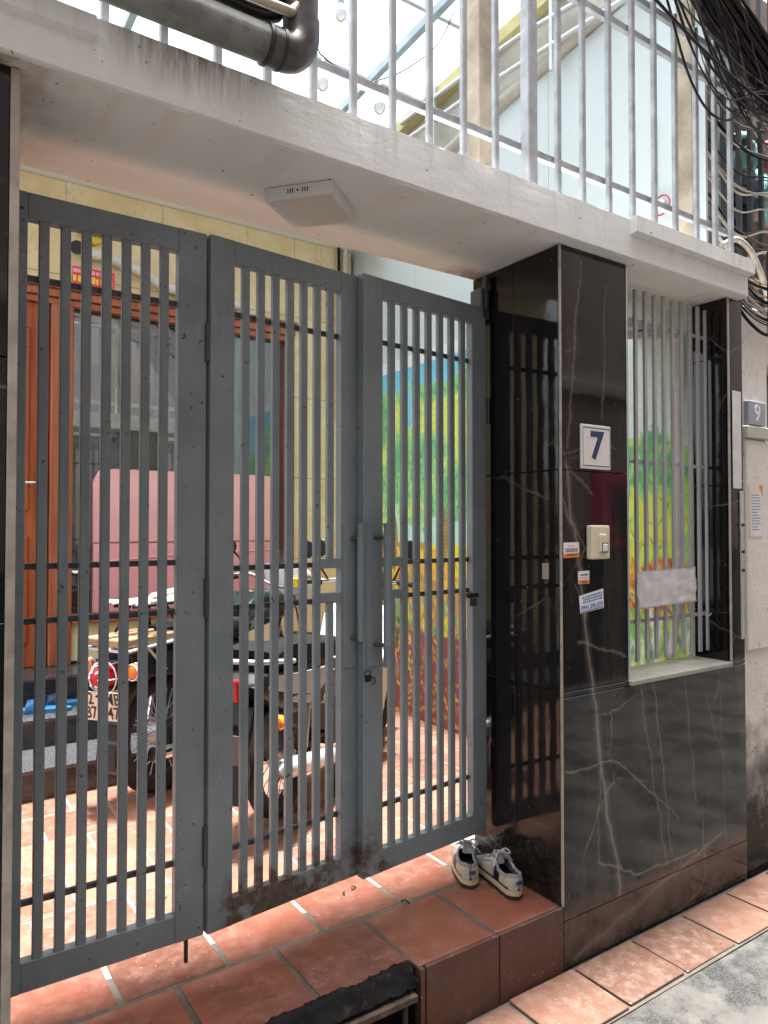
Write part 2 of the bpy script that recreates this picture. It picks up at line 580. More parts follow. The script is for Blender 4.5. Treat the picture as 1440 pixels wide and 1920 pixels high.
def glass_mat():
    k = NB('window_glass')
    t = k.n('ShaderNodeBsdfTransparent')
    t.inputs[0].default_value = (.80, .85, .84, 1)
    g = k.n('ShaderNodeBsdfGlossy')
    g.inputs['Roughness'].default_value = .015
    g.inputs[0].default_value = (.9, .95, .95, 1)
    lw = k.n('ShaderNodeFresnel')
    lw.inputs[0].default_value = 2.9
    mx = k.n('ShaderNodeMixShader')
    k.l(lw.outputs[0], mx.inputs[0])
    k.l(t.outputs[0], mx.inputs[1])
    k.l(g.outputs[0], mx.inputs[2])
    du = k.n('ShaderNodeBsdfDiffuse')  # pale film painted in for the roof reflected in the glass
    du.inputs[0].default_value = (.60, .66, .65, 1)
    k.coord(kind='World')
    m3 = k.n('ShaderNodeMixShader')
    k.l(k.ramp(k.noise(2.2, 6, .65), [(.3, .03), (.7, .12)]), m3.inputs[0])
    k.l(mx.outputs[0], m3.inputs[1])
    k.l(du.outputs[0], m3.inputs[2])
    k.l(m3.outputs[0], k.out.inputs[0])
    MATS['window_glass'] = k.m
    k = NB('roof_plastic')
    k.coord(kind='World')
    t = k.n('ShaderNodeBsdfTransparent')
    tr = k.n('ShaderNodeBsdfTranslucent')
    di = k.n('ShaderNodeBsdfDiffuse')
    c = k.ramp(k.noise(55, 5, .7), [(.34, (.74, .82, .84)), (.6, (.93, .95, .95))])
    k.l(c, tr.inputs[0])
    k.l(c, di.inputs[0])
    t.inputs[0].default_value = (.94, .97, .97, 1)
    m1 = k.n('ShaderNodeMixShader')
    m1.inputs[0].default_value = .22
    k.l(tr.outputs[0], m1.inputs[1])
    k.l(di.outputs[0], m1.inputs[2])
    m2 = k.n('ShaderNodeMixShader')
    m2.inputs[0].default_value = .92
    k.l(m1.outputs[0], m2.inputs[1])
    k.l(t.outputs[0], m2.inputs[2])
    k.l(m2.outputs[0], k.out.inputs[0])
    MATS['roof_plastic'] = k.m
    k = NB('bulb_glass')
    k.col((.80, .88, .88))
    k.set(Roughness=.12, Transmission_Weight=.35)
    MATS['bulb_glass'] = k.m
    k = NB('mural_paint')
    a = k.n('ShaderNodeVertexColor')
    a.layer_name = 'paint'
    k.coord(kind='World')
    gr = k.ramp(k.noise(30, 4, .6), [(.3, .86), (.7, 1.0)])
    k.col(k.mix(1.0, a.outputs[0], gr, 'MULTIPLY'))
    k.set(Roughness=.7, Specular_IOR_Level=.1)
    MATS['mural_paint'] = k.m


glass_mat()

# ------------------------------------------------------------------ object helpers
TM = {}      # transform of each thing


def thing(name, label, cat, loc=(0, 0, 0), rz=0.0, group=None, rot=None):
    o = bpy.data.objects.new(name, None)
    o.empty_display_size = .05
    COL.objects.link(o)
    o.location = loc
    o.rotation_euler = rot if rot else (0, 0, rz)
    TM[o.name] = Matrix.Translation(loc) @ Euler(o.rotation_euler).to_matrix().to_4x4()
    o['label'] = label
    o['category'] = cat
    if group:
        o['group'] = group
    return o


def tag(o, label, cat, group=None):
    o['label'] = label
    o['category'] = cat
    if group:
        o['group'] = group
    return o


def link(name, me, mat, parent=None, world=True):
    """world=True: the mesh is given in scene coordinates, otherwise in its thing's own."""
    if isinstance(mat, str):
        mat = MATS[mat]
    if mat is not None and not me.materials:
        me.materials.append(mat)
    o = bpy.data.objects.new(name, me)
    COL.objects.link(o)
    if parent is not None:
        root = parent
        o.parent = parent
        M = TM.get(root.name)
        if M is None:
            M = Matrix.Identity(4)
        if world:
            o.matrix_parent_inverse = M.inverted()
        TM[o.name] = Matrix.Identity(4) if world else M
        if not world and root.type != 'EMPTY':
            o.matrix_parent_inverse = Matrix.Identity(4)
    else:
        TM[o.name] = Matrix.Identity(4)
    return o


def sub(name, me, mat, parent):
    """sub-part: same frame as its parent part"""
    o = link(name, me, mat, None)
    o.parent = parent
    o.matrix_parent_inverse = Matrix.Identity(4)
    return o


def bm_box(bm, x0, x1, y0, y1, z0, z1, bev=0.0, seg=1):
    r = bmesh.ops.create_cube(bm, size=1)
    vs = r['verts']
    for v in vs:
        v.co = Vector((x0 + (v.co.x + .5) * (x1 - x0), y0 + (v.co.y + .5) * (y1 - y0), z0 + (v.co.z + .5) * (z1 - z0)))
    if bev > 0:
        es = list({e for v in vs for e in v.link_edges})
        bmesh.ops.bevel(bm, geom=es, offset=bev, segments=seg, affect='EDGES', profile=.5)


def me_of(bm, name, smooth=False, angle=None):
    bmesh.ops.recalc_face_normals(bm, faces=bm.faces)
    me = bpy.data.meshes.new(name)
    bm.to_mesh(me)
    bm.free()
    if smooth:
        for p in me.polygons:
            p.use_smooth = True
        if angle:
            me.set_sharp_from_angle(angle=R(angle))
    return me


def box(name, x, y, z, mat, parent=None, bev=.002, seg=1, world=True):
    bm = bmesh.new()
    bm_box(bm, x[0], x[1], y[0], y[1], z[0], z[1], bev, seg)
    return link(name, me_of(bm, name), mat, parent, world)


def boxes(name, lst, mat, parent=None, bev=.001, world=True):
    bm = bmesh.new()
    for b in lst:
        bm_box(bm, *b, bev)
    return link(name, me_of(bm, name), mat, parent, world)


def bm_tube(bm, pts, r, n=10, cap=True):
    pts = [Vector(p) for p in pts]
    rr = r if isinstance(r, (list, tuple)) else [r] * len(pts)
    rings = []
    t0 = (pts[1] - pts[0]).normalized()
    up = Vector((0, 0, 1)) if abs(t0.z) < .9 else Vector((1, 0, 0))
    nrm = t0.cross(up).normalized()
    for i, p in enumerate(pts):
        if i == 0:
            t = pts[1] - pts[0]
        elif i == len(pts) - 1:
            t = pts[-1] - pts[-2]
        else:
            t = (pts[i + 1] - pts[i]).normalized() + (pts[i] - pts[i - 1]).normalized()
        t = t.normalized()
        nrm = (nrm - t * nrm.dot(t))
        if nrm.length < 1e-6:
            nrm = t.orthogonal()
        nrm.normalize()
        b = t.cross(nrm)
        rings.append([bm.verts.new(p + (nrm * math.cos(2 * math.pi * k / n) + b * math.sin(2 * math.pi * k / n)) * rr[i]) for k in range(n)])
    for a, b in zip(rings[:-1], rings[1:]):
        for k in range(n):
            bm.faces.new((a[k], a[(k + 1) % n], b[(k + 1) % n], b[k]))
    if cap:
        bm.faces.new(rings[0][::-1])
        bm.faces.new(rings[-1])


def smooth_path(pts, m=6):
    """Catmull-Rom through the points"""
    P = [Vector(p) for p in pts]
    P = [2 * P[0] - P[1]] + P + [2 * P[-1] - P[-2]]
    out = []
    for i in range(1, len(P) - 2):
        a, b, c, d = P[i - 1], P[i], P[i + 1], P[i + 2]
        for k in range(m):
            t = k / m
            out.append(.5 * ((2 * b) + (c - a) * t + (2 * a - 5 * b + 4 * c - d) * t * t + (3 * b - a - 3 * c + d) * t ** 3))
    out.append(P[-2])
    return out


def tube(name, pts, r, mat, parent=None, n=10, world=True, smooth=0):
    if smooth:
        if isinstance(r, (list, tuple)):
            r = [r[i] + (r[i + 1] - r[i]) * k / smooth for i in range(len(pts) - 1) for k in range(smooth)] + [r[-1]]
        pts = smooth_path(pts, smooth)
    bm = bmesh.new()
    bm_tube(bm, pts, r, n)
    return link(name, me_of(bm, name, True, 50), mat, parent, world)


def tubes(name, lst, mat, parent=None, n=8, world=True):
    bm = bmesh.new()
    for pts, r in lst:
        bm_tube(bm, pts, r, n)
    return link(name, me_of(bm, name, True, 50), mat, parent, world)


def lathe(name, prof, mat, parent=None, n=20, axis='z', loc=(0, 0, 0), world=True):
    """prof: (radius, height) pairs turned about an axis through loc"""
    bm = bmesh.new()
    rings = []
    for r, h in prof:
        ring = []
        for k in range(n):
            a = 2 * math.pi * k / n
            p = (r * math.cos(a), r * math.sin(a), h)
            if axis == 'y':
                p = (p[0], p[2], p[1])
            elif axis == 'x':
                p = (p[2], p[0], p[1])
            ring.append(bm.verts.new(Vector(p) + Vector(loc)))
        rings.append(ring)
    for a, b in zip(rings[:-1], rings[1:]):
        for k in range(n):
            bm.faces.new((a[k], a[(k + 1) % n], b[(k + 1) % n], b[k]))
    closed = prof[0] == prof[-1]
    if prof[0][0] > 1e-5 and not closed:
        bm.faces.new(rings[0][::-1])
    if prof[-1][0] > 1e-5 and not closed:
        bm.faces.new(rings[-1])
    bmesh.ops.remove_doubles(bm, verts=bm.verts, dist=1e-5)
    return link(name, me_of(bm, name, True, 40), mat, parent, world)


def prism(name, poly, a0, a1, mat, parent=None, plane='xz', bev=.0, world=True, seg=2, smooth=False):
    """polygon in a plane, extruded along the remaining axis from a0 to a1"""
    bm = bmesh.new()
    def P(u, v, h):
        return {'xz': (u, h, v), 'xy': (u, v, h), 'yz': (h, u, v)}[plane]
    A = [bm.verts.new(P(u, v, a0)) for u, v in poly]
    B = [bm.verts.new(P(u, v, a1)) for u, v in poly]
    bm.faces.new(A)
    bm.faces.new(B[::-1])
    n = len(poly)
    for i in range(n):
        bm.faces.new((A[i], B[i], B[(i + 1) % n], A[(i + 1) % n]))
    if bev:
        es = [e for e in bm.edges if (e.verts[0] in A) == (e.verts[1] in A)]
        bmesh.ops.bevel(bm, geom=es, offset=bev, segments=seg, affect='EDGES', profile=.5)
    return link(name, me_of(bm, name, smooth, 35), mat, parent, world)


def text_mesh(body, size, M, depth=.0006, shear=0.0, bold=0.0, xs=1.0):
    cu = bpy.data.curves.new('t', 'FONT')
    cu.body = body
    cu.size = size
    cu.extrude = depth
    cu.align_x = 'CENTER'
    cu.align_y = 'CENTER'
    cu.shear = shear
    cu.offset = bold
    cu.resolution_u = 3
    ob = bpy.data.objects.new('t', cu)
    me = bpy.data.meshes.new_from_object(ob)
    bpy.data.objects.remove(ob)
    bpy.data.curves.remove(cu)
    if xs != 1.0:
        me.transform(Matrix.Scale(xs, 4, (1, 0, 0)))
    me.transform(M)
    me.materials.clear()
    return me


def wall_text(body, size, x, y, z, rot=0, **kw):
    """lettering on a wall facing -y"""
    M = Matrix.Translation((x, y, z)) @ Matrix.Rotation(R(90), 4, 'X') @ Matrix.Rotation(R(rot), 4, 'Z')
    return text_mesh(body, size, M, **kw)


def structure(o):
    o['kind'] = 'structure'
    return o


ZF = .2127        # level of the doorstep and the yard
ZS = 2.484        # underside of the slab
ZT = 2.6355       # top of the slab

# ================================================================== THE SETTING
# ------------------------------------------------------------------ alley
def alley():
    bm = bmesh.new()
    nx, ny = 60, 26
    X = np.concatenate([np.linspace(-40, -3.2, 8), np.linspace(-3, 3.4, nx), np.linspace(4, 60, 10)])
    Y = np.concatenate([np.linspace(-40, -3.2, 6), np.linspace(-3, -.25, ny), np.array([-.05, .1, 4, 40])])
    V = [[bm.verts.new((x, y, -.012 + (.006 * noise.noise((x * 2.2, y * 2.2, 0)) if abs(x) < 3.5 and -3 < y < -.2 else 0))) for x in X] for y in Y]
    for j in range(len(Y) - 1):
        for i in range(len(X) - 1):
            bm.faces.new((V[j][i], V[j][i + 1], V[j + 1][i + 1], V[j + 1][i]))
    structure(link('alley_ground', me_of(bm, 'alley_ground', True), 'alley_concrete'))


alley()


def tile_mesh(w, d, h, bev=.003):
    """a fired clay tile: slightly wavy edges, the odd chipped corner, worn arris"""
    bm = bmesh.new()
    j = lambda a: random.uniform(-a, a)
    c = [.003 + (.010 * random.random() if random.random() < .3 else 0) for _ in range(4)]
    P = [(c[0], 0), (w * .35, j(.0012)), (w * .68, j(.0012)), (w - c[1], 0), (w, c[1]), (w + j(.001), d * .5), (w, d - c[2]), (w - c[2], d), (w * .6, d + j(.0012)), (w * .3, d + j(.0012)), (c[3], d), (0, d - c[3]), (j(.001), d * .5), (0, c[0])]
    cx, cy_ = w / 2, d / 2
    k = bev
    A = [bm.verts.new((x, y, 0)) for x, y in P]
    B = [bm.verts.new((x, y, h - k * .8)) for x, y in P]
    T = [bm.verts.new((x + (k if x < cx else -k), y + (k if y < cy_ else -k), h)) for x, y in P]
    n = len(P)
    for q in range(n):
        bm.faces.new((A[q], A[(q + 1) % n], B[(q + 1) % n], B[q]))
        bm.faces.new((B[q], B[(q + 1) % n], T[(q + 1) % n], T[q]))
    bm.faces.new(T)
    return me_of(bm, 'tile')


def box_mesh(w, d, h, bev):
    bm = bmesh.new()
    bm_box(bm, 0, w, 0, d, 0, h, bev, 2)
    return me_of(bm, 'tile')


def tile_strip():
    strip = structure(box('tiled_pavement', (-3.2, 3.4), (-.252, -.004), (-.06, -.008), 'mortar', None, .0))
    x = -3.15
    i = 0
    for i in range(22):
        x0 = .037 + .305 * (i - 11)
        if i > 11:
            x0 = .037 + .305 * (i - 11)
        me = tile_mesh(.293, .222 + .012 * random.random(), .02)
        o = link('tile', me, 'terracotta_alley', strip)
        o.location = (x0, -.244 + random.uniform(-.004, .004), -.018 + random.uniform(-.003, .003))
        o.rotation_euler = (random.uniform(-.006, .006), random.uniform(-.006, .006), random.uniform(-.012, .012))


tile_strip()


# ------------------------------------------------------------------ doorstep and yard
def doorstep():
    bm = bmesh.new()
    # body with a notch in front, where the step has been broken out for the drain
    ds = structure(boxes('doorstep', [(-2.75, -1.25, .012, .46, -.05, ZF - .003), (-1.25, -.606, .058, .46, -.05, ZF - .003), (-.606, -.002, .012, .46, -.05, ZF - .003)], 'mortar', None, 0))
    xs = [-.002, -.301, -.609, -.919, -1.225, -1.53, -1.835, -2.14, -2.445, -2.75]
    for i in range(9):
        a, b = xs[i + 1] + .008, xs[i] - .008
        cut = 2 <= i <= 3
        y0 = .012
        if cut or i == 2:
            # the front edge is broken away in a ragged line
            bm = bmesh.new()
            n = 14
            top = []
            for j in range(n + 1):
                u = a + (b - a) * j / n
                yy = .028 + .018 * noise.noise((u * 14, 3.3, 0)) + .010 * noise.noise((u * 60, 1.3, 0))
                if i == 2 and u > -.66:
                    yy = max(yy, .055)
                top.append((u, yy))
            poly = top + [(b, .315), (a, .315)]
            A = [bm.verts.new((u, v, ZF - .02)) for u, v in poly]
            B = [bm.verts.new((u, v, ZF)) for u, v in poly]
            bm.faces.new(A[::-1])
            bm.faces.new(B)
            m = len(poly)
            for j in range(m):
                bm.faces.new((A[j], A[(j + 1) % m], B[(j + 1) % m], B[j]))
            link('tile', me_of(bm, 'tile'), 'terracotta', ds)
        else:
            o = link('tile', tile_mesh(b - a, .315 - y0, .02, .004), 'terracotta', ds)
            o.location = (a, y0, ZF - .02 + random.uniform(-.0015, .0015))
    # second row, joints staggered, running under the gate
    xs2 = [-.002, -.137, -.438, -.742, -1.063, -1.37, -1.675, -1.98, -2.285, -2.59]
    for i in range(9):
        a, b = xs2[i + 1] + .008, xs2[i] - .007
        o = link('tile', tile_mesh(b - a, .288, .02, .003), 'terracotta', ds)
        o.location = (a, .332, ZF - .0205 + random.uniform(-.0015, .0015))
    # risers
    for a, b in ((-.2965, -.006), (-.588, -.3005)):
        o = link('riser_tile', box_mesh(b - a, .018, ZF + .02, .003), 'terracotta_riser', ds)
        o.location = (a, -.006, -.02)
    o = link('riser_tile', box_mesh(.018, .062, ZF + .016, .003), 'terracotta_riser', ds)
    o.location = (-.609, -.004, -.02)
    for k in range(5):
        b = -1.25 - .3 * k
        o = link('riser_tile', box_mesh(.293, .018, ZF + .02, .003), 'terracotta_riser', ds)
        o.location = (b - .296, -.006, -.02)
    return ds


doorstep()


def drain():
    t = thing('drain_channel', 'black tarred drain slot with steel channel in the broken front of the doorstep', 'drain', (-.93, .03, .10))
    # lumpy black sealant along the broken edge
    bm = bmesh.new()
    nu, nv = 60, 9
    V = []
    for i in range(nu + 1):
        u = -1.24 + (.615) * i / nu
        row = []
        for j in range(nv + 1):
            s = j / nv
            edge = .036 + .018 * noise.noise((u * 14, 3.3, 0)) + .010 * noise.noise((u * 60, 1.3, 0))
            y = edge + .010 - s * (edge + .012)
            z = ZF + .004 - s * s * .052 + .010 * noise.noise((u * 30, s * 3, 5)) + .006 * noise.noise((u * 80, s * 9, 2))
            z = max(z, ZF + .004) if y > edge - .016 else z
            if j == 0:
                z = ZF - .004
            row.append(bm.verts.new((u, y, z)))
        V.append(row)
    for i in range(nu):
        for j in range(nv):
            bm.faces.new((V[i][j], V[i + 1][j], V[i + 1][j + 1], V[i][j + 1]))
    link('sealant', me_of(bm, 'sealant', True), 'tar', t)
    box('channel', (-1.245, -.625), (-.014, .018), (.128, .150), 'rusty_steel', t, .003)
    box('channel', (-1.245, -.625), (-.010, .016), (.040, .056), 'rusty_steel', t, .003)
    box('back_plate', (-1.245, -.612), (.044, .0575), (-.02, .19), 'tar', t, .0)
    box('end_plate', (-.625, -.612), (-.006, .052), (.0, .185), 'tar', t, .004)
    box('floor_plate', (-1.245, -.625), (-.006, .052), (-.02, .03), 'terracotta_riser', t, .0)
    for x in (-.66, -.80, -1.0):
        box('bracket', (x - .006, x + .006), (-.004, .012), (.056, .128), 'rusty_steel', t, .002)


drain()


def yard():
    f = structure(box('yard_floor', (-2.75, 1.035), (.462, 3.04), (-.1, ZF - .003), 'yard_grout', None, 0))
    mes = [tile_mesh(.292, .291, .02, .003) for _ in range(6)]
    meh = {}
    for r in range(9):
        y0 = .626 + .302 * r
        off = (0, .15)[r % 2]
        for i in range(13):
            x0 = -2.72 + off + .304 * i
            wd = min(x0 + .296, 1.03) - x0
            if wd < .05:
                continue
            d = .294 if y0 + .294 < 3.04 else 3.04 - y0
            if d < .05:
                continue
            if wd < .29 or d < .29:
                m = tile_mesh(wd, d, .02, .003)
            else:
                m = random.choice(mes)
            o = link('tile', m, 'terracotta_yard', f)
            o.location = (x0, y0, ZF - .02 + random.uniform(-.0015, .0015))


yard()

# ------------------------------------------------------------------ front wall of black marble
def panel(parent, x, y, z, name='marble_panel', mat='black_marble'):
    return box(name, x, y, z, mat, parent, .0015)


def front_wall():
    t = thing('marble_wall', 'black marble wall with window opening and square pillar right of the gate', 'wall', (.55, .1, 0))
    xw0, xw1, xe = .3585, 1.035, 1.148
    boxes('wall_core', [(.010, xw0 - .010, .010, .44, 0, ZS - .002), (xw0 - .010, xe - .004, .010, .16, 0, .905), (xw1 + .010, xe - .004, .010, .16, .905, ZS - .002)], 'mortar', t, 0)
    lv = [0, .158, .933, 1.699, ZS - .001]
    g = .0012
    for a, b in zip(lv[:-1], lv[1:]):
        if a > .9:
            panel(t, (.0025, xw0), (0, .010), (a + g, b - g))              # pillar front
        panel(t, (0, .009), (.011, .225), (a + g, b - g), mat='black_marble_plain') if b > ZF else None                 # gate side, two widths
        panel(t, (0, .009), (.2275, .452), (a + g, b - g), mat='black_marble_plain') if b > ZF else None
        if a > .9:
            panel(t, (xw0 - .009, xw0), (.011, .452), (a + g, b - g))
            panel(t, (xw1 + .002, xe), (0, .010), (a + g, b - g))                             # right pier
    panel(t, (.0025, xe), (0, .010), (g, .158 - g))
    panel(t, (.0025, xe), (0, .010), (.158 + g, .912))
    panel(t, (.0025, xw0), (0, .010), (.9145, .9318))
    panel(t, (xw1 + .002, xe), (0, .010), (.9145, .9325))
    for a, b in zip([.932, 1.14, 1.68, 2.23], [1.14, 1.68, 2.23, ZS - .001]):
        panel(t, (xw1, xw1 + .009), (.0115, .163), (a + g, b - g), mat='black_marble_plain')
    panel(t, (xe - .003, xe + .005), (.011, .160), (0, ZS - .001))
    # metal corner trims
    box('corner_trim', (-.006, .0018), (-.004, .004), (ZF, ZS - .003), 'beige_trim', t, .001)
    box('corner_trim', (xw1 - .006, xw1 + .008), (-.005, -.0005), (.936, ZS - .003), 'beige_trim', t, .001)
    box('corner_trim', (xw0 - .004, xw0 + .003), (-.003, -.0005), (.936, ZS - .003), 'aluminium', t, .0005)
    box('window_sill', (xw0 + .001, xw1 - .001), (-.012, .170), (.914, .933), 'stone_sill', t, .003)
    # stubs of broken plaster above the pillar's back edge
    return t


front_wall()


def left_pillar():
    t = thing('marble_pillar', 'black marble gate pillar at the left edge of the picture', 'pillar', (-1.9, .2, 0))
    box('pillar_core', (-2.6, -1.692), (.01, .44), (0, ZS - .002), 'mortar', t, 0)
    for a, b in zip([0, .36, 1.30, 1.86], [.36, 1.30, 1.86, ZS - .001]):
        panel(t, (-2.6, -1.700), (0, .010), (a + .001, b - .001))
        panel(t, (-1.690, -1.681), (.011, .452), (max(a, ZF) + .001, b - .001))
    box('corner_trim', (-1.699, -1.6805), (-.004, .006), (.0, ZS - .003), 'beige_trim', t, .0015)


left_pillar()


def slab():
    t = thing('canopy_slab', 'off-white plastered concrete canopy slab over the gate with a weathered fascia', 'canopy', (-.6, .2, ZS))
    bm = bmesh.new()
    # finely divided front so the hand-trowelled edge is not ruler straight
    X = np.arange(-2.7, 1.1261, .02)
    def row(y, z, a, sx):
        return [bm.verts.new((x, y + a * noise.noise((x * 9, sx, 0)) + a * .5 * noise.noise((x * 40, sx, 1)), z + a * noise.noise((x * 8, sx + 7, 0)) + .5 * a * noise.noise((x * 33, sx + 5, 0)))) for x in X]
    rows = [row(.4516, ZS, .0005, 1), row(-.036, ZS, .0006, 2), row(-.0446, ZS + .007, .0012, 3), row(-.0450, ZS + .05, .0010, 4), row(-.0446, ZS + .10, .0010, 5),
            row(-.0440, ZT - .006, .0022, 6), row(-.034, ZT, .0018, 7), row(.4516, ZT, .0005, 8)]
    for a, b in zip(rows, rows[1:] + rows[:1]):
        for i in range(len(X) - 1):
            bm.faces.new((a[i], a[i + 1], b[i + 1], b[i]))
    bm.faces.new([r[0] for r in rows])
    bm.faces.new([r[-1] for r in rows][::-1])
    link('slab', me_of(bm, 'slab', True, 40), 'slab_plaster', t)
    def strip(x0, x1, z0, z1, y0):
        bm = bmesh.new()
        X = np.arange(x0, x1 + .001, .02)
        def row(y, z, a, sx):
            return [bm.verts.new((x, y + a * noise.noise((x * 9, sx, 3)), z + a * noise.noise((x * 8, sx, 9)) + .6 * a * noise.noise((x * 33, sx, 9)))) for x in X]
        rows = [row(-.042, z0 - .004, .001, 1), row(y0, z0, .0012, 2), row(y0, z1 - .003, .0012, 3), row(y0 + .006, z1, .001, 4), row(-.030, z1 + .001, .001, 5)]
        for a, b in zip(rows, rows[1:] + rows[:1]):
            for i in range(len(X) - 1):
                bm.faces.new((a[i], a[i + 1], b[i + 1], b[i]))
        bm.faces.new([r[0] for r in rows])
        bm.faces.new([r[-1] for r in rows][::-1])
        return link('raised_strip', me_of(bm, 'strip', True, 40), 'slab_plaster', t)
    strip(.326, 1.131, 2.578, 2.638, -.074)
    strip(-2.7, -1.54, 2.574, 2.622, -.066)


slab()


def ceiling_light():
    t = thing('ceiling_light', 'square white surface-mounted ceiling lamp, switched off, under the canopy slab', 'lamp', (-.87, .192, ZS), rot=(0, 0, R(-50)))
    # own frame: a square housing hanging below the slab
    s = .105
    bm = bmesh.new()
    bm_box(bm, -s, s, -s, s, -.038, -.001, .004, 2)
    link('housing', me_of(bm, 'housing'), 'white_plastic', t, False)
    box('diffuser', (-s + .012, s - .012), (-s + .012, s - .012), (-.040, -.0375), 'diffuser', t, .001, world=False)
    box('shadow_gap', (-s + .004, s - .004), (-s + .004, s - .004), (-.0012, .0), 'ink_black', t, 0, world=False)
    for i in (-4, -3, -2, 2, 3, 4):
        box('vent_slot', (i * .0075 - .0016, i * .0075 + .0016), (-s - .0006, -s + .001), (-.025, -.012), 'ink_black', t, 0, world=False)
    lathe('vent_hole', [(.0034, -.0006), (.0034, .001)], 'ink_black', t, 10, 'y', (0, -s, -.0185), False)


ceiling_light()

# ------------------------------------------------------------------ gate leaves
def gate_leaf(label, A, B, stile0, stile1, nslot, slat, drop, spec):
    ax, ay = A
    L = math.hypot(B[0] - ax, B[1] - ay)
    rz = math.atan2(B[1] - ay, B[0] - ax)
    z0, z1 = .3532, 2.3426
    t = thing('gate_leaf', label, 'gate', (ax, ay, 0), rz, 'grey steel gate leaves')
    kw = dict(world=False)
    D = .032
    box('stile', (0, stile0), (0, D), (z0, z1), 'gate_paint', t, .0025, 2, **kw)
    box('stile', (L - stile1, L), (0, D), (z0, z1), 'gate_paint', t, .0025, 2, **kw)
    box('top_rail', (stile0, L - stile1), (.0006, D - .0006), (z1 - .067, z1 - .0008), 'gate_paint', t, .0015, **kw)
    box('bottom_rail', (stile0, L - stile1), (.0006, D - .0006), (z0 + .0008, z0 + .075), 'gate_paint', t, .0015, **kw)
    inner = L - stile0 - stile1
    slot = (inner - slat * (nslot - 1)) / nslot
    for i in range(nslot - 1):
        u = stile0 + slot * (i + 1) + slat * i
        side = spec.get('lock')
        za, zb = z0 + .0745, z1 - .0665
        segs = [(za, zb)]
        if side == 'R' and i == nslot - 2 or side == 'L' and i == 0:
            segs = [(za, 1.2565), (1.3985, zb)]
        for s in segs:
            box('slat', (u, u + slat), (.002, .019), s, 'gate_paint', t, .002, **kw)
    if spec.get('lock') == 'R':
        u0 = L - stile1 - 2 * slot - slat
        for z in (1.2570, 1.3675):
            box('lock_rail', (u0 - .0002, L - stile1), (.001, D - .001), (z, z + .031), 'gate_paint', t, .002, **kw)
    if spec.get('lock') == 'L':
        u0 = stile0 + 2 * slot + slat
        for z in (1.2570, 1.3675):
            box('lock_rail', (stile0, u0 + .0002), (.001, D - .001), (z, z + .031), 'gate_paint', t, .002, **kw)
    for z in (2.131, 1.401, 1.263, .564):
        if spec.get('lock') and z in (1.401, 1.263):
            a, b = (stile0, L - stile1 - 2 * slot - slat) if spec['lock'] == 'R' else (stile0 + 2 * slot + slat, L - stile1)
            zz = z - (.022 if z > 1.3 else .0)
        else:
            a, b, zz = stile0, L - stile1, z
        box('cross_rod', (a - .003, b + .003), (.0195, .0295), (zz - .008, zz + .008), 'dark_paint', t, .001, **kw)
    return t, L


g1, L1 = gate_leaf('left gate leaf of grey steel slats beside the dark left pillar, with a drop bolt', (-1.708, .280), (-1.160, .280), .083, .0815, 8, .0245, True, {})
g2, L2 = gate_leaf('middle gate leaf of grey steel slats, heavily rusted along its bottom rail', (-1.152, .271), (-.614, .332), .078, .071, 8, .0245, False, {'lock': 'R'})
g3, L3 = gate_leaf('right gate leaf of grey steel slats with a round pull bar beside the marble pillar', (-.619, .293), (-.024, .3535), .084, .075, 8, .0255, False, {'lock': 'L'})

# hinges between first and second leaf, drop bolt, pulls, latch
for z in (2.03, 1.30, .60):
    tube('hinge', [(L1 + .002, -.003, z - .055), (L1 + .002, -.003, z + .055)], .0075, 'dark_paint', g1, 10, False)
tube('drop_bolt', [(L1 - .045, .016, .285), (L1 - .045, .016, .36)], .006, 'dark_paint', g1, 10, False)
tube('drop_bolt_wire', [(L1 - .105, .014, .492), (L1 - .118, .01, .505), (L1 - .128, .008, .49), (L1 - .115, .01, .476), (L1 - .10, .014, .482)], .0014, 'ink_black', g1, 6, False, 4)
for z in (1.95, .62):
    tube('hinge', [(L3 + .008, .010, z - .05), (L3 + .008, .010, z + .05)], .010, 'dark_paint', g3, 10, False)
# right leaf: round pull with flared ends on two stand-offs
hb = lathe('pull_bar', [(.012, 1.040), (.0165, 1.042), (.0165, 1.050), (.0125, 1.066), (.0135, 1.085), (.0165, 1.108), (.0165, 1.112), (.0145, 1.116), (.0145, 1.44), (.0165, 1.446), (.0165, 1.462), (.0125, 1.494), (.0165, 1.508), (.0165, 1.513), (.012, 1.514)], 'gate_paint', g3, 16, 'z', (.067, -.045, 0), False)
for z in (1.112, 1.466):
    sub('standoff', tube('standoff', [(.042, .002, z), (.060, -.040, z)], .007, 'dark_paint', None, 8).data, 'dark_paint', hb)
for o in [o for o in bpy.data.objects if o.name.startswith('standoff') and o.parent is None]:
    bpy.data.objects.remove(o)
# middle leaf: flat backing plate and its pull bar close to the seam
box('lock_plate', (L2 - .066, L2 - .012), (-.0045, -.0005), (1.04, 1.512), 'gate_paint', g2, .001, world=False)
lathe('pull_bar', [(.009, 1.125), (.0115, 1.127), (.0115, 1.20), (.0125, 1.21), (.0125, 1.46), (.0105, 1.49), (.0125, 1.505), (.0125, 1.512), (.009, 1.513)], 'gate_paint', g2, 14, 'z', (L2 - .014, -.030, 0), False)
for z in (1.135, 1.463):
    tube('standoff', [(L2 - .034, -.002, z), (L2 - .018, -.026, z)], .006, 'dark_paint', g2, 8, False)
box('lock_plate', (.012, .066), (-.0045, -.0005), (1.04, 1.512), 'gate_paint', g3, .001, world=False)
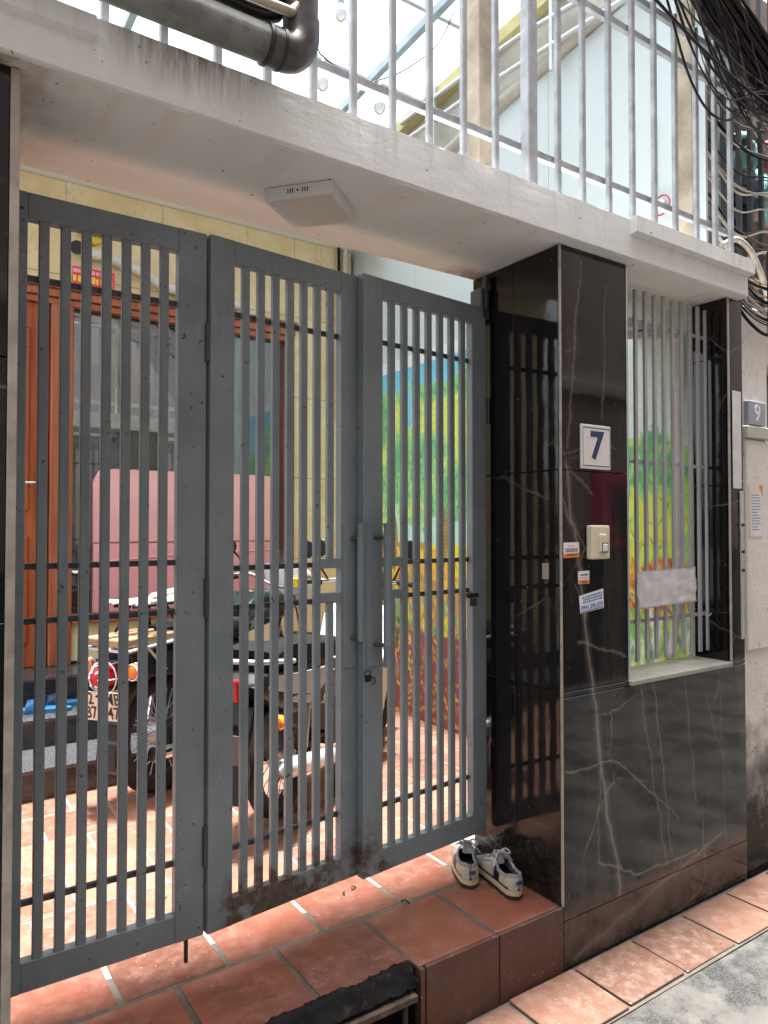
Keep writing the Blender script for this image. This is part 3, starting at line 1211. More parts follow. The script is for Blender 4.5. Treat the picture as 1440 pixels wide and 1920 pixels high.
# padlock hanging through two eyes
pl = thing('padlock', 'small dark padlock hooked through the eyes where the two gate leaves meet', 'padlock', (-.622, .268, 1.02))
tube('shackle', [(-.634, .262, 1.022), (-.635, .256, 1.034), (-.628, .250, 1.040), (-.618, .252, 1.034), (-.617, .256, 1.020)], .0028, 'dark_paint', pl, 8, True, 5)
box('lock_body', (-.637, -.614), (.246, .262), (1.002, 1.024), 'black_plastic', pl, .005, 2)
tube('eye', [(-.602, .270, 1.012), (-.598, .258, 1.010), (-.600, .254, .995), (-.606, .262, .992)], .003, 'dark_paint', pl, 8, True, 5)

# wall latch and bracket at the hinge side
br = thing('hinge_bracket', 'black welded hinge bracket at the top corner between gate and marble pillar', 'bracket', (-.01, .37, 2.34))
box('plate', (-.045, -.003), (.352, .420), (2.30, 2.42), 'dark_paint', br, .004)
box('pin', (-.030, -.012), (.345, .368), (2.34, 2.47), 'dark_paint', br, .004)
br2 = thing('gate_catch', 'small black catch with a bolt on the right stile of the right gate leaf', 'latch', (-.03, .36, 1.24))
tube('bolt', [(-.118, .352, 1.245), (-.070, .356, 1.245)], .011, 'ink_black', br2, 8)
box('catch_plate', (-.112, -.080), (.343, .349), (1.205, 1.235), 'rusty_steel', br2, .002)

# ------------------------------------------------------------------ window grille
def grille():
    t = thing('window_grille', 'grey vertical steel bars across the window opening in the marble wall', 'grille', (.75, .1, .95))
    for x in (.360, .424, .485, .546, .608, .669, .731, .792, .853, .914, .976, 1.034)[1:]:
        box('bar', (x - .0085, x + .0085), (.094, .106), (.967 + random.uniform(-.004, .004), 2.455 + random.uniform(-.006, .004)), 'window_bar_paint', t, .0015)
    for z in (1.762, 1.125, 2.33):
        box('cross_rod', (.3600, 1.034), (.1065, .1165), (z - .007, z + .007), 'window_bar_paint', t, .001)
    tube('wire_tie', [(1.0, .09, 1.118), (1.012, .08, 1.12), (1.035, .085, 1.128), (1.05, .11, 1.122)], .0025, 'pale_cable', t, 6, True, 4)


grille()


def paper_sheet():
    bm = bmesh.new()
    nu, nv = 40, 18
    V = []
    for i in range(nu + 1):
        row = []
        for j in range(nv + 1):
            u, v = i / nu, j / nv
            x = .522 + (.395) * u - .006 * v
            z = 1.178 + .148 * v + .008 * u + .004 * noise.noise((u * 9, v * 6, 0))
            z += (.006 * noise.noise((u * 24, 1, 0)) if v in (0, 1) else 0)
            y = .082 + .006 * noise.noise((u * 6, v * 3, 2)) + .004 * noise.noise((u * 26 - v * 14, v * 7, 2)) + .0022 * noise.noise((u * 60 + v * 30, v * 24, 8))
            row.append(bm.verts.new((x, y - .004, z)))
        V.append(row)
    for i in range(nu):
        for j in range(nv):
            bm.faces.new((V[i][j], V[i + 1][j], V[i + 1][j + 1], V[i][j + 1]))
    r = bmesh.ops.solidify(bm, geom=bm.faces[:], thickness=.0006)
    o = link('paper_sheet', me_of(bm, 'paper_sheet', True), 'paper_lilac')
    tag(o, 'blank crinkled white sheet taped across the window bars', 'paper')


paper_sheet()

# ------------------------------------------------------------------ small things on the pillar
def plate7():
    t = thing('number_plate', 'white house number plate reading 7 on the black pillar', 'number plate', (.171, 0, 1.785))
    x0, x1, z0, z1 = .094, .249, 1.706, 1.864
    box('board', (x0, x1), (-.012, -.0005), (z0, z1), 'plate_white', t, .003, 2)
    for nm, b in (('border_line', (x0 + .007, x1 - .007, -.0126, -.0115, z1 - .013, z1 - .010)), ('border_line', (x0 + .007, x1 - .007, -.0126, -.0115, z0 + .010, z0 + .013)),
                  ('border_line', (x0 + .005, x0 + .0065, -.0126, -.0115, z0 + .010, z1 - .010)), ('border_line', (x1 - .0065, x1 - .005, -.0126, -.0115, z0 + .010, z1 - .010))):
        box(nm, b[0:2], b[2:4], b[4:6], 'ink_blue', t, 0)
    link('numeral', wall_text('7', .135, .172, -.0126, 1.786, bold=.004, depth=.0006, xs=1.05), 'ink_blue', t)


plate7()


def doorbell():
    t = thing('doorbell', 'ivory plastic doorbell box with a square button on the black pillar', 'doorbell', (.172, 0, 1.446))
    box('case', (.124, .221), (-.030, -.0005), (1.387, 1.507), 'ivory_plastic', t, .007, 3)
    b = box('rocker', (.160, .196), (-.037, -.028), (1.412, 1.476), 'ivory_plastic', t, .004, 2)
    box('button', (.170, .197), (-.040, -.030), (1.414, 1.442), 'white_plastic', t, .003, 2)
    box('button_gap', (.167, .200), (-.0376, -.0368), (1.4105, 1.4455), 'ink_black', t, 0)


doorbell()


def sticker(label, poly, marks, mats, texts=()):
    """flat printed label on the pillar face: poly = 4 corners (x, z) from lower left, anticlockwise"""
    t = thing('sticker', label, 'sticker', (sum(p[0] for p in poly) / 4, 0, sum(p[1] for p in poly) / 4), group='advertising stickers on the pillar')
    (ax, az), (bx, bz), (cx, cz), (dx, dz) = poly
    def P(u, v, y):
        x = (ax * (1 - u) + bx * u) * (1 - v) + (dx * (1 - u) + cx * u) * v
        z = (az * (1 - u) + bz * u) * (1 - v) + (dz * (1 - u) + cz * u) * v
        return (x, y, z)
    def quad(name, u0, u1, v0, v1, y0, y1, mat):
        bm = bmesh.new()
        A = [bm.verts.new(P(u, v, y0)) for u, v in ((u0, v0), (u1, v0), (u1, v1), (u0, v1))]
        B = [bm.verts.new(P(u, v, y1)) for u, v in ((u0, v0), (u1, v0), (u1, v1), (u0, v1))]
        bm.faces.new(A)
        bm.faces.new(B[::-1])
        for i in range(4):
            bm.faces.new((A[i], B[i], B[(i + 1) % 4], A[(i + 1) % 4]))
        return link(name, me_of(bm, name), mat, t)
    quad('sheet', 0, 1, 0, 1, -.0004, -.0010, mats)
    for nm, u0, u1, v0, v1, m in marks:
        quad(nm, u0, u1, v0, v1, -.0008, -.0014, m)
    ang = math.degrees(math.atan2(bz - az, bx - ax))
    for body, size, u, v, m, xs in texts:
        x, y, z = P(u, v, -.0016)
        link('lettering', wall_text(body, size, x, y, z, ang, depth=.0002, bold=.0004, xs=xs), m, t)


random.seed(3)
def print_lines(v0, v1, n, m, u0=.08, u1=.92):
    out = []
    for i in range(n):
        v = v1 - (v1 - v0) * (i + .5) / n
        h = (v1 - v0) / n * .28
        u = u0 + random.uniform(0, .12)
        while u < u1 - .05:
            wd = random.uniform(.05, .14)
            out.append(('print_mark', u, min(u + wd, u1), v - h, v + h, m))
            u += wd + .025
    return out


sticker('white sticker with an orange band, left of the doorbell', [(.010, 1.394), (.090, 1.396), (.088, 1.448), (.009, 1.447)],
        [('band', 0.01, .99, .01, .30, 'ink_orange')] + print_lines(.36, .62, 2, 'ink_blue', .1) + print_lines(.68, .86, 1, 'ink_pink', .3, .75) + print_lines(.07, .24, 1, 'ink_red', .1, .9), 'paper_white')
sticker('smallest white and orange sticker, below the doorbell', [(.083, 1.301), (.142, 1.301), (.142, 1.347), (.083, 1.346)],
        [('band', 0.01, .99, .01, .30, 'ink_orange')] + print_lines(.60, .80, 1, 'ink_blue') + print_lines(.36, .54, 1, 'ink_pink') + print_lines(.07, .24, 1, 'ink_red', .3, .85), 'paper_white')
sticker('tilted white and blue phone number sticker, lowest on the pillar', [(.094, 1.198), (.219, 1.211), (.216, 1.280), (.087, 1.259)],
        [('band', .02, .98, .03, .09, 'ink_mid_blue')] + print_lines(.48, .90, 3, 'ink_mid_blue', .06, .95), 'paper_white',
        [('0941.295.529', .0215, .5, .25, 'ink_mid_blue', .98)])

# pale plate and studded strip standing in for reflections in the right pier
t = thing('reflection_plate', 'narrow pale grey plate standing in for a reflection in the right marble pier', 'plate', (1.10, 0, 1.85))
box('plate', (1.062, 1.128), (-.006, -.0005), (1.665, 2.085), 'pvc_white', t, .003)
t = thing('reflection_strip', 'slim grey strip with studs standing in for reflections below the pale plate on the right pier', 'channel', (1.125, 0, 1.3))
box('channel', (1.112, 1.140), (-.007, -.0005), (1.02, 1.655), 'aluminium', t, .002)
for z in (1.51, 1.395, 1.315):
    lathe('stud', [(.007, -.014), (.007, -.006)], 'ink_black', t, 10, 'y', (1.124, 0, z))

# white drain hose behind the grille
ho = tube('drain_pipe', [(.62, .30, 2.32), (.85, .24, 2.345), (.96, .21, 2.352), (1.0, .205, 2.33), (1.006, .205, 2.26), (.998, .205, 2.0), (.985, .20, 1.7), (.970, .20, 1.3), (.948, .196, 1.12), (.90, .185, .98), (.862, .178, .942)],
          .017, 'pvc_white', None, 12, True, 5)
tag(ho, 'white plastic drain pipe bending down behind the window bars', 'pipe')
ft = thing('pipe_joint', 'thicker white pipe elbow at the top right corner behind the window bars', 'pipe fitting', (1.0, .205, 2.3))
tube('elbow', [(.985, .205, 2.352), (1.002, .205, 2.335), (1.0075, .205, 2.30), (1.006, .205, 2.20), (1.004, .205, 2.14)], [.021, .025, .026, .025, .020], 'pvc_white', ft, 14, True, 4)
clt = thing('air_conditioner_bracket', 'dim white steel bracket with small fittings high behind the window bars', 'bracket', (.75, .35, 2.36))
box('rail', (.45, 1.02), (.30, .335), (2.385, 2.415), 'white_paint', clt, .003)
box('rail', (.45, 1.02), (.42, .45), (2.40, 2.43), 'white_paint', clt, .003)
for x in (.60, .72, .86):
    box('clip', (x, x + .035), (.296, .34), (2.36, 2.385), 'ink_black', clt, .004)

# ------------------------------------------------------------------ sneakers
def sneaker(label, loc, rz, mirror):
    t = thing('sneaker', label, 'shoe', loc, rz, 'pair of sneakers by the gate')
    L = .285
    n = 26
    xs = [L * (i / n) for i in range(n + 1)]
    def hw(x):
        u = x / L
        heel = min(1, max(0, u / .10)) ** .5
        toe = max(0, 1 - max(0, (u - .72) / .28) ** 2.4) ** .5
        body = .031 + .0125 * math.sin(min(1, max(0, (u - .12) / .62)) * math.pi * .62)
        return max(.002, body * heel * toe)
    def cx(x):
        u = x / L
        return mirror * .010 * math.sin(u * math.pi) * (1 if u > .3 else u / .3) - mirror * .006 * max(0, u - .6)
    def solid(name, z0, z1, grow, mat, x_shift=0):
        bm = bmesh.new()
        Lf = [(x, cx(x) + hw(x) + grow) for x in xs]
        Rt = [(x, cx(x) - hw(x) - grow) for x in xs]
        ring = Lf + Rt[::-1]
        zz = lambda z, x: z + .012 * max(0, (x / L - .80) / .2) ** 2
        A = [bm.verts.new((x, y, zz(z0, x))) for x, y in ring]
        B = [bm.verts.new((x, y, zz(z1, x))) for x, y in ring]
        m = len(ring)
        bm.faces.new(A[::-1])
        bm.faces.new(B)
        for i in range(m):
            bm.faces.new((A[i], A[(i + 1) % m], B[(i + 1) % m], B[i]))
        bmesh.ops.remove_doubles(bm, verts=bm.verts, dist=.0004)
        return link(name, me_of(bm, name, True, 40), mat, t, False)
    solid('outsole', 0, .013, .002, 'rubber')
    solid('midsole', .013, .026, .0035, 'midsole_tan')
    solid('midsole', .026, .031, .003, 'leather_cream')
    solid('sole_stripe', .031, .0385, .0028, 'black_plastic')
    # upper: arched cross-sections, open above the ankle
    def top(x):
        u = x / L
        pts = [(0, .088), (.06, .092), (.16, .082), (.30, .078), (.42, .094), (.50, .094), (.62, .076), (.78, .056), (.92, .046), (1, .036)]
        for (a, ha), (b, hb_) in zip(pts, pts[1:]):
            if u <= b:
                return ha + (hb_ - ha) * (u - a) / (b - a)
        return .036
    def gap(x):
        u = x / L
        if u < .02:
            return .16
        if u < .44:
            return .30 * math.sin(math.pi * (.12 + .76 * u / .44)) + .06
        return 0
    m = 18
    def upper(name, mat, sel, off, zlow, solid_=.005):
        bm = bmesh.new()
        G = []
        for x in xs:
            row = []
            for j in range(m + 1):
                s = j / m
                sd = -1 if s < .5 else 1
                q = abs(s - .5) * 2          # 0 top .. 1 bottom
                q = gap(x) + (1 - gap(x)) * q
                a = q * math.pi / 2
                w_ = hw(x) + off
                hh = top(x) + off - zlow
                y = cx(x) + sd * w_ * (math.sin(a) ** .55 if q > 0 else 0)
                z = zlow + hh * (math.cos(a) ** .8 if q < 1 else 0)
                row.append(bm.verts.new((x - off * .6 if x < .02 else x, y, z)))
            G.append(row)
        for i in range(n):
            for j in range(m):
                if gap(xs[i]) > 0 and gap(xs[i + 1]) > 0 and j in (m // 2 - 1, m // 2) and False:
                    continue
                c = (xs[i] + xs[i + 1]) / 2 / L
                q = abs((j + .5) / m - .5) * 2
                if not sel(c, q, -1 if j < m // 2 else 1):
                    continue
                if gap(xs[i]) > 0 and ((j < m // 2 and j + 1 > m // 2) or False):
                    continue
                bm.faces.new((G[i][j], G[i + 1][j], G[i + 1][j + 1], G[i][j + 1]))
        bmesh.ops.delete(bm, geom=[v for v in bm.verts if not v.link_faces], context='VERTS')
        bmesh.ops.remove_doubles(bm, verts=bm.verts, dist=.0005)
        if solid_:
            bmesh.ops.recalc_face_normals(bm, faces=bm.faces)
            bmesh.ops.solidify(bm, geom=bm.faces[:], thickness=solid_)
        return link(name, me_of(bm, name, True, 60), mat, t, False)
    # for open stations the two halves meet at the middle index; skip those joining faces by the gap itself
    def openfaces(c, q, sd):
        return not (c < .43 and q < .12)
    upper('upper', 'mesh_grey', openfaces, 0, .030)
    upper('heel_counter', 'leather_cream', lambda c, q, sd: c < .26 and q > .46, .0028, .033, .002)
    upper('collar', 'leather_grey', lambda c, q, sd: c < .36 and .12 < q <= .46, .0032, .033, .004)
    for side in (-1, 1):
        upper('side_panel', 'leather_cream', lambda c, q, sd: .42 < c < .64 and q > .60 and sd == side, .0022, .033, .002)
    for side in (-1, 1):
        upper('eyestay', 'leather_cream', lambda c, q, sd: .40 < c < .70 and .15 < q < .40 and sd == side, .0022, .033, .002)
    upper('toe_cap', 'leather_grey', lambda c, q, sd: c > .80 and q > .35, .0022, .033, .002)
    for side in (-1, 1):
        upper('side_stripe', 'black_plastic', lambda c, q, sd: .27 < c < .37 and q > .30 and sd == side, .0026, .033, .002)
    # tongue, laces, insole
    prism('tongue', [(.115, .075), (.125, .112), (.130, .116), (.150, .098), (.19, .075), (.17, .06)], -.017, .017, 'mesh_grey', t, 'xz', .004, False)
    box('insole', (.02, .15), (-.022, .022), (.034, .040), 'ink_black', t, .003, world=False)
    ls = []
    for i in range(5):
        x = .135 + .016 * i
        z = top(x) + .004
        ls.append(([(x, -.022, z - .012), (x + .004, 0, z + .002), (x, .022, z - .012)], .0028))
    z = top(.128) + .016
    ls += [(smooth_path([(.13, 0, z), (.120, .022, z + .016), (.108, .030, z + .004), (.122, .012, z)], 5), .003),
           (smooth_path([(.13, 0, z), (.122, -.024, z + .014), (.110, -.036, z), (.124, -.012, z)], 5), .003),
           (smooth_path([(.13, 0, z), (.112, .014, z + .008), (.10, .038, z - .02), (.104, .044, z - .04)], 4), .0024),
           (smooth_path([(.13, 0, z), (.114, -.012, z + .01), (.108, -.03, z - .01), (.112, -.046, z - .03)], 4), .0024)]
    tubes('laces', ls, 'lace_white', t, 7, False)
    tubes('knot', [([(.122, -.009, z), (.13, .0, z + .004), (.122, .009, z)], .006)], 'lace_white', t, 8, False)
    M = Matrix.Translation((-.0042, .004 if mirror < 0 else -.004, .060)) @ Matrix.Rotation(R(-90), 4, 'Z') @ Matrix.Rotation(R(90), 4, 'X')
    link('heel_logo', text_mesh('NB', .018, M, depth=.0012, shear=.35, bold=.0006), 'ink_blue', t, False)


def heading(dx, dy):
    return math.atan2(dy, dx)


sneaker('grey and cream sneaker standing closer to the gate, heel towards the viewer', (-.186, .262, ZF + .0015), heading(.58, .81), 1)
sneaker('grey and cream sneaker standing closer to the black pillar corner, turned to the left', (-.098, .112, ZF + .0015), heading(.20, .98), -1)

tp = box('tan_plate', (-.007, -.0008), (.055, .084), (1.318, 1.374), 'beige_trim', None, .001)
tag(tp, 'small tan plate on the gate side of the black pillar', 'plate')


def leaf(label, x, y, rz, L, mat):
    bm = bmesh.new()
    V = []
    for i in range(9):
        u = i / 8
        w_ = .34 * L * math.sin(math.pi * u) ** .8 * (1 - .3 * u)
        V.append([bm.verts.new((L * (u - .5), sd * w_ / 2, .003 + abs(sd) * .004 + .006 * math.sin(u * 4))) for sd in (-1, 0, 1)])
    for a, b in zip(V, V[1:]):
        for q in range(2):
            bm.faces.new((a[q], b[q], b[q + 1], a[q + 1]))
    bmesh.ops.remove_doubles(bm, verts=bm.verts, dist=1e-5)
    bmesh.ops.solidify(bm, geom=bm.faces[:], thickness=.0008)
    me = me_of(bm, 'leaf', True)
    o = link('dry_leaf', me, mat)
    o.location = (x, y, ZF + .001)
    o.rotation_euler = (0, 0, rz)
    tag(o, label, 'leaf', 'dry leaves on the doorstep')


simple('dry_leaf', (.03, .022, .018), .7, 0, .3, 40)
leaf('dark curled leaf lying in the middle of the doorstep', -.432, .318, R(-30), .030, 'dry_leaf')
leaf('dark leaf scrap in the bright strip under the gate seam', -.527, .500, R(20), .026, 'dry_leaf')
leaf('dark leaf scrap just left of the gate seam on the doorstep', -.575, .488, R(70), .024, 'dry_leaf')

# ================================================================== THE YARD BEHIND THE GATE
YH = 3.05
ZL = .66


def house():
    t = thing('house', 'yellow tiled house front with brown door and large window behind the gate', 'house', (-.5, YH, ZF))
    W = []
    x0, x1 = -1.0, .46
    boxes('wall', [(-3.2, -2.05, YH + .012, YH + .20, ZF, 3.64), (-2.05, .535, YH + .012, YH + .20, 3.005, 3.64), (.535, 1.035, YH + .012, YH + .20, ZF, 3.64),
                   (x0, .535, YH + .012, YH + .20, ZF, .925)], 'mortar', t, 0)
    # wall tiles 600 x 600
    g = .0015
    def tiles(xa, xb, za, zb, xs, zs):
        for a, b in zip(xs[:-1], xs[1:]):
            for c, d in zip(zs[:-1], zs[1:]):
                p, q, r, s = max(a, xa), min(b, xb), max(c, za), min(d, zb)
                if q - p > .02 and s - r > .02:
                    box('wall_tile', (p + g, q - g), (YH, YH + .012), (r + g, s - g), 'yellow_tile', t, .001)
    xs = [-3.2 + .6 * i + .36 for i in range(-1, 9)]
    zs = [.08 + .595 * i for i in range(8)]
    tiles(-3.2, -2.05, ZF, 3.64, xs, zs)
    tiles(-2.05, .535, 3.005, 3.64, xs, zs)
    tiles(.535, 1.03, ZF, 3.64, xs, zs)
    tiles(x0, .535, ZL, .925, xs, zs)
    # white ceiling edge of the balcony above
    box('upper_floor', (-3.2, 1.02), (2.56, YH + .25), (3.6415, 3.76), 'ceiling_white', t, .004)
    box('upper_wall', (-3.2, 1.02), (2.58, YH + .25), (3.7605, 4.22), 'yellow_paint', t, .004)
    box('upper_ledge', (-3.2, 1.02), (2.54, YH + .25), (4.2205, 4.285), 'beam_paint', t, .006)
    # dark room behind the glass
    bm = bmesh.new()
    for a, b, c, d, e, f in ((-2.05, .535, YH + 2.2, YH + 2.24, .5, 3.05), (-2.09, -2.05, YH + .2, YH + 2.2, .5, 3.05), (.535, .575, YH + .2, YH + 2.2, .5, 3.05), (-2.05, .535, YH + .2, YH + 2.2, 3.0, 3.04), (-2.05, .535, YH + .2, YH + 2.2, .5, .54)):
        bm_box(bm, a, b, c, d, e, f)
    link('room', me_of(bm, 'room'), 'room_dark', t)
    # joinery: stepped mouldings
    fw = 'frame_wood'
    box('lintel', (-2.05, .545), (YH - .050, YH + .02), (2.955, 3.003), fw, t, .004)
    box('lintel', (-2.05, .530), (YH - .034, YH + .02), (2.905, 2.953), fw, t, .004)
    box('lintel', (-2.05, .515), (YH - .016, YH + .04), (2.862, 2.903), fw, t, .004)
    box('post', (-1.120, -1.072), (YH - .030, YH + .06), (ZL, 2.862), fw, t, .006)
    box('post', (-1.070, -1.030), (YH - .042, YH + .06), (ZL, 2.862), fw, t, .010, 2)
    box('post', (-1.028, -.990), (YH - .024, YH + .06), (ZL, 2.862), fw, t, .006)
    box('post', (.470, .520), (YH - .030, YH + .06), (.94, 2.862), fw, t, .006)
    box('bottom_frame', (-.988, .520), (YH - .036, YH + .06), (.905, .957), fw, t, .006)
    d = box('door', (-2.03, -1.124), (YH + .012, YH + .052), (ZL + .003, 2.860), 'door_wood', t, .003)
    box('door_panel', (-1.93, -1.23), (YH - .000, YH + .014), (1.60, 2.70), 'door_wood', d, .012, 2)
    box('door_panel', (-1.93, -1.23), (YH - .000, YH + .014), (.80, 1.45), 'door_wood', d, .012, 2)
    h = box('door_handle', (-1.190, -1.158), (YH - .008, YH + .010), (1.60, 1.86), 'brass', d, .003)
    tube('lever', [(-1.175, YH - .005, 1.765), (-1.175, YH - .045, 1.765), (-1.20, YH - .05, 1.765), (-1.29, YH - .05, 1.762)], .009, 'chrome', d, 8)
    box('window_pane', (-.988, .470), (YH + .048, YH + .054), (.957, 2.862), 'window_glass', t, 0)
    # steps of dark granite
    st = [(2.05, 2.72, ZF, .362), (2.40, 3.02, .362, .511), (2.73, YH, .511, ZL)]
    for i, (a, b, za, zb) in enumerate(st):
        box('step_riser', (-2.7, -.625), (a, YH + .012 if i < 2 else YH + .05), (za, zb - .022), 'granite', t, .0)
        box('step_tread', (-2.7, -.61), (a - .018, YH + .01), (zb - .0215, zb), 'granite_top', t, .004, 2)
    return t


house()

pk = thing('pink_headboard', 'pale pink padded board standing against the house window', 'headboard', (-.23, YH, .96))
prism('upper_pad', [(-.862, 1.402), (.40, 1.402), (.40, 1.80), (.37, 1.862), (.30, 1.872), (-.74, 1.872), (-.83, 1.86), (-.865, 1.79)], YH + .002, YH + .044, 'pink_cloth', pk, 'xz', .012, True, 3, True)
prism('lower_pad', [(-.86, .959), (.40, .959), (.40, 1.399), (-.86, 1.399)], YH + .008, YH + .044, 'rose_cloth', pk, 'xz', .010, True, 3, True)
tube('piping', [(-.85, YH + .006, 1.28), (-.3, YH + .006, 1.32), (.39, YH + .006, 1.34)], .004, 'pink_cloth', pk, 8)

# things on the house wall
cv = thing('wall_duct', 'white flexible duct with a round black mouth drooping across the yellow wall', 'duct', (-.7, YH - .05, 3.1))
tube('duct', [(-.98, YH - .04, 3.215), (-.90, YH - .05, 3.20), (-.80, YH - .05, 3.195), (-.62, YH - .05, 3.155), (-.45, YH - .05, 3.085), (-.28, YH - .05, 3.065), (.1, YH - .05, 3.045)], .030, 'pvc_white', cv, 12, True, 6)
lathe('mouth', [(.0, -.004), (.042, -.004), (.042, .012), (.030, .012)], 'ink_black', cv, 18, 'y', (-.985, YH - .07, 3.218))
bn = thing('banner', 'small red banner with yellow lettering above the brown window lintel', 'banner', (-.85, YH - .02, 3.06))
box('cloth', (-1.01, -.76), (YH - .058, YH - .054), (2.985, 3.105), 'ink_red', bn, 0)
random.seed(11)
for i in range(9):
    x = -1.005 + .0265 * i
    box('print_mark', (x, x + random.uniform(.012, .022)), (YH - .0600, YH - .0576), (3.012, 3.045 + random.uniform(0, .008)), 'ink_yellow', bn, 0)
    box('print_mark', (x, x + random.uniform(.012, .024)), (YH - .0600, YH - .0576), (3.068, 3.088 + random.uniform(0, .006)), 'ink_pink', bn, 0)
orn = thing('wall_ornament', 'yellow hanging ornament with a green middle high on the yellow wall', 'ornament', (-.88, YH - .03, 3.3))
prism('body', [(-.99, 3.36), (-.95, 3.30), (-.915, 3.275), (-.87, 3.27), (-.80, 3.32), (-.80, 3.38), (-.90, 3.42)], YH - .035, YH - .004, 'yellow_plastic', orn, 'xz', .006)
prism('middle', [(-.90, 3.335), (-.87, 3.305), (-.835, 3.335), (-.85, 3.36), (-.872, 3.35), (-.89, 3.36)], YH - .040, YH - .033, 'lime_plastic', orn, 'xz', .002)
tube('cord', [(-.935, YH - .05, 3.30), (-.936, YH - .05, 3.24)], .003, 'pvc_white', orn, 6)

# pipes in the far corner of the yard
for x, r, m, lb in ((.955, .022, 'pvc_white', 'white downpipe in the far corner beside the yellow wall'), (.90, .011, 'black_cable', 'black cable running down the far corner of the yellow wall')):
    o = tube('corner_pipe', [(x, YH - .03, 2.3), (x, YH - .03, 4.0)], r, m, None, 10)
    tag(o, lb, 'pipe')


# ---- mural on the side wall
def mural():
    t = thing('mural_wall', 'side wall of the yard painted with a landscape of trees and flowers', 'wall', (1.1, 1.6, ZF))
    y0, y1, z0, z1 = .165, YH - .001, ZF, 2.60
    st = .0066
    ny, nz = int((y1 - y0) / st), int((z1 - z0) / st)
    Y = np.linspace(y0, y1, ny + 1)
    Z = np.linspace(z0, z1, nz + 1)
    yy, zz = np.meshgrid(Y, Z)          # image[z, y]
    img = np.zeros((nz + 1, ny + 1, 3))
    r = np.random.default_rng(5)
    def C(*c):
        return np.array(c)
    # low-frequency noise on the grid
    def vnoise(fy, fz, seed):
        q = np.random.default_rng(seed).random((64, 64))
        a, b = yy * fy + 20, zz * fz + 20
        i, j = np.floor(a).astype(int), np.floor(b).astype(int)
        u, v = a - i, b - j
        u, v = u * u * (3 - 2 * u), v * v * (3 - 2 * v)
        g = lambda i, j: q[i % 64, j % 64]
        return (g(i, j) * (1 - u) + g(i + 1, j) * u) * (1 - v) + (g(i, j + 1) * (1 - u) + g(i + 1, j + 1) * u) * v
    # background: sky, far meadow, fields, flower bed
    def blend(mask, col, a=1.0):
        m = np.clip(mask * a, 0, 1)[..., None]
        img[:] = img * (1 - m) + np.asarray(col) * m
    skyt = np.clip((zz - 1.6) / 1.0, 0, 1)[..., None]
    img[:] = C(.40, .82, .80) * (1 - skyt) + C(.08, .50, .78) * skyt
    near = np.clip((1.25 - yy) / .35, 0, 1)          # the part behind the window
    # mint horizon
    blend(((zz < 1.75) & (zz > 1.38)).astype(float), (.42, .84, .60))
    blend((zz < 1.38 + .03 * vnoise(3, 1, 3)).astype(float), (.88, .78, .02))
    blend(((zz < 1.40) & (yy > 2.1)).astype(float), (.30, .10, .05), .8)
    n1 = vnoise(9, 4, 8)
    blend(((zz < 1.36) & (n1 > .48)).astype(float), (.88, .36, .03), .85)
    blend(((zz < 1.18) & (vnoise(12, 7, 18) > .42)).astype(float), (.36, .10, .05), .8)
    blend(((zz < 1.02) & (zz > .78) & (vnoise(10, 10, 28) > .35)).astype(float), (.12, .42, .12), .9)
    blend((zz < .80).astype(float), (.22, .05, .05))
    # brush strokes
    def stroke(cy_, cz_, ln, wd, ang, col, alpha=.9):
        a = math.radians(ang)
        rad = ln
        i0, i1 = np.searchsorted(Y, [cy_ - rad, cy_ + rad])
        j0, j1 = np.searchsorted(Z, [cz_ - rad, cz_ + rad])
        if i1 <= i0 or j1 <= j0:
            return
        u = (yy[j0:j1, i0:i1] - cy_)
        v = (zz[j0:j1, i0:i1] - cz_)
        p = u * math.cos(a) + v * math.sin(a)
        q = -u * math.sin(a) + v * math.cos(a)
        m = ((p / ln) ** 2 + (q / wd) ** 2 < 1).astype(float)[..., None] * alpha
        img[j0:j1, i0:i1] = img[j0:j1, i0:i1] * (1 - m) + np.asarray(col) * m
    pal_dark = [(.02, .17, .06), (.03, .24, .10), (.02, .13, .04), (.04, .30, .16)]
    pal = [(.14, .56, .12), (.22, .66, .12), (.34, .74, .10), (.10, .52, .26), (.46, .78, .10)]
    pal_y = [(.70, .80, .03), (.82, .84, .04), (.55, .76, .05)]
    # trunks with branches
    for (ty, lean, wd) in ((2.45, .05, .055), (1.95, -.08, .075), (1.62, .06, .045)):
        for k in range(90):
            s = k / 89
            stroke(ty + lean * s + .02 * math.sin(s * 9), 1.05 + .75 * s, .03, wd * (1 - .55 * s), 80, (.19, .12, .02) if k % 3 else (.42, .30, .03))
    clus = vnoise(4.5, 4.5, 91) * .7 + vnoise(13, 13, 92) * .3
    def crown(cy_, cz_, ry, rz_, n, palettes, lo=.012, hi=.028):
        tone = {'d': [(.05, .34, .10), (.08, .42, .16), (.12, .48, .14)], 'm': [(.18, .62, .12), (.26, .70, .12), (.34, .74, .14), (.14, .56, .18)], 'l': [(.52, .80, .10), (.66, .84, .08), (.80, .86, .08), (.42, .78, .14)]}
        for k in range(n):
            a, q = r.uniform(0, 2 * math.pi), math.sqrt(r.random())
            py, pz = cy_ + ry * q * math.cos(a), cz_ + rz_ * q * math.sin(a)
            pz += .06 * math.sin(py * 23)
            i_, j_ = min(ny, max(0, int((py - y0) / (y1 - y0) * ny))), min(nz, max(0, int((pz - z0) / (z1 - z0) * nz)))
            f = clus[j_, i_] + r.normal(0, .07)
            P_ = tone['l'] if f > .58 else tone['d'] if f < .40 else tone['m']
            stroke(py, pz, r.uniform(lo, hi), r.uniform(lo * .4, hi * .5), r.uniform(50, 130), P_[r.integers(len(P_))], .8)
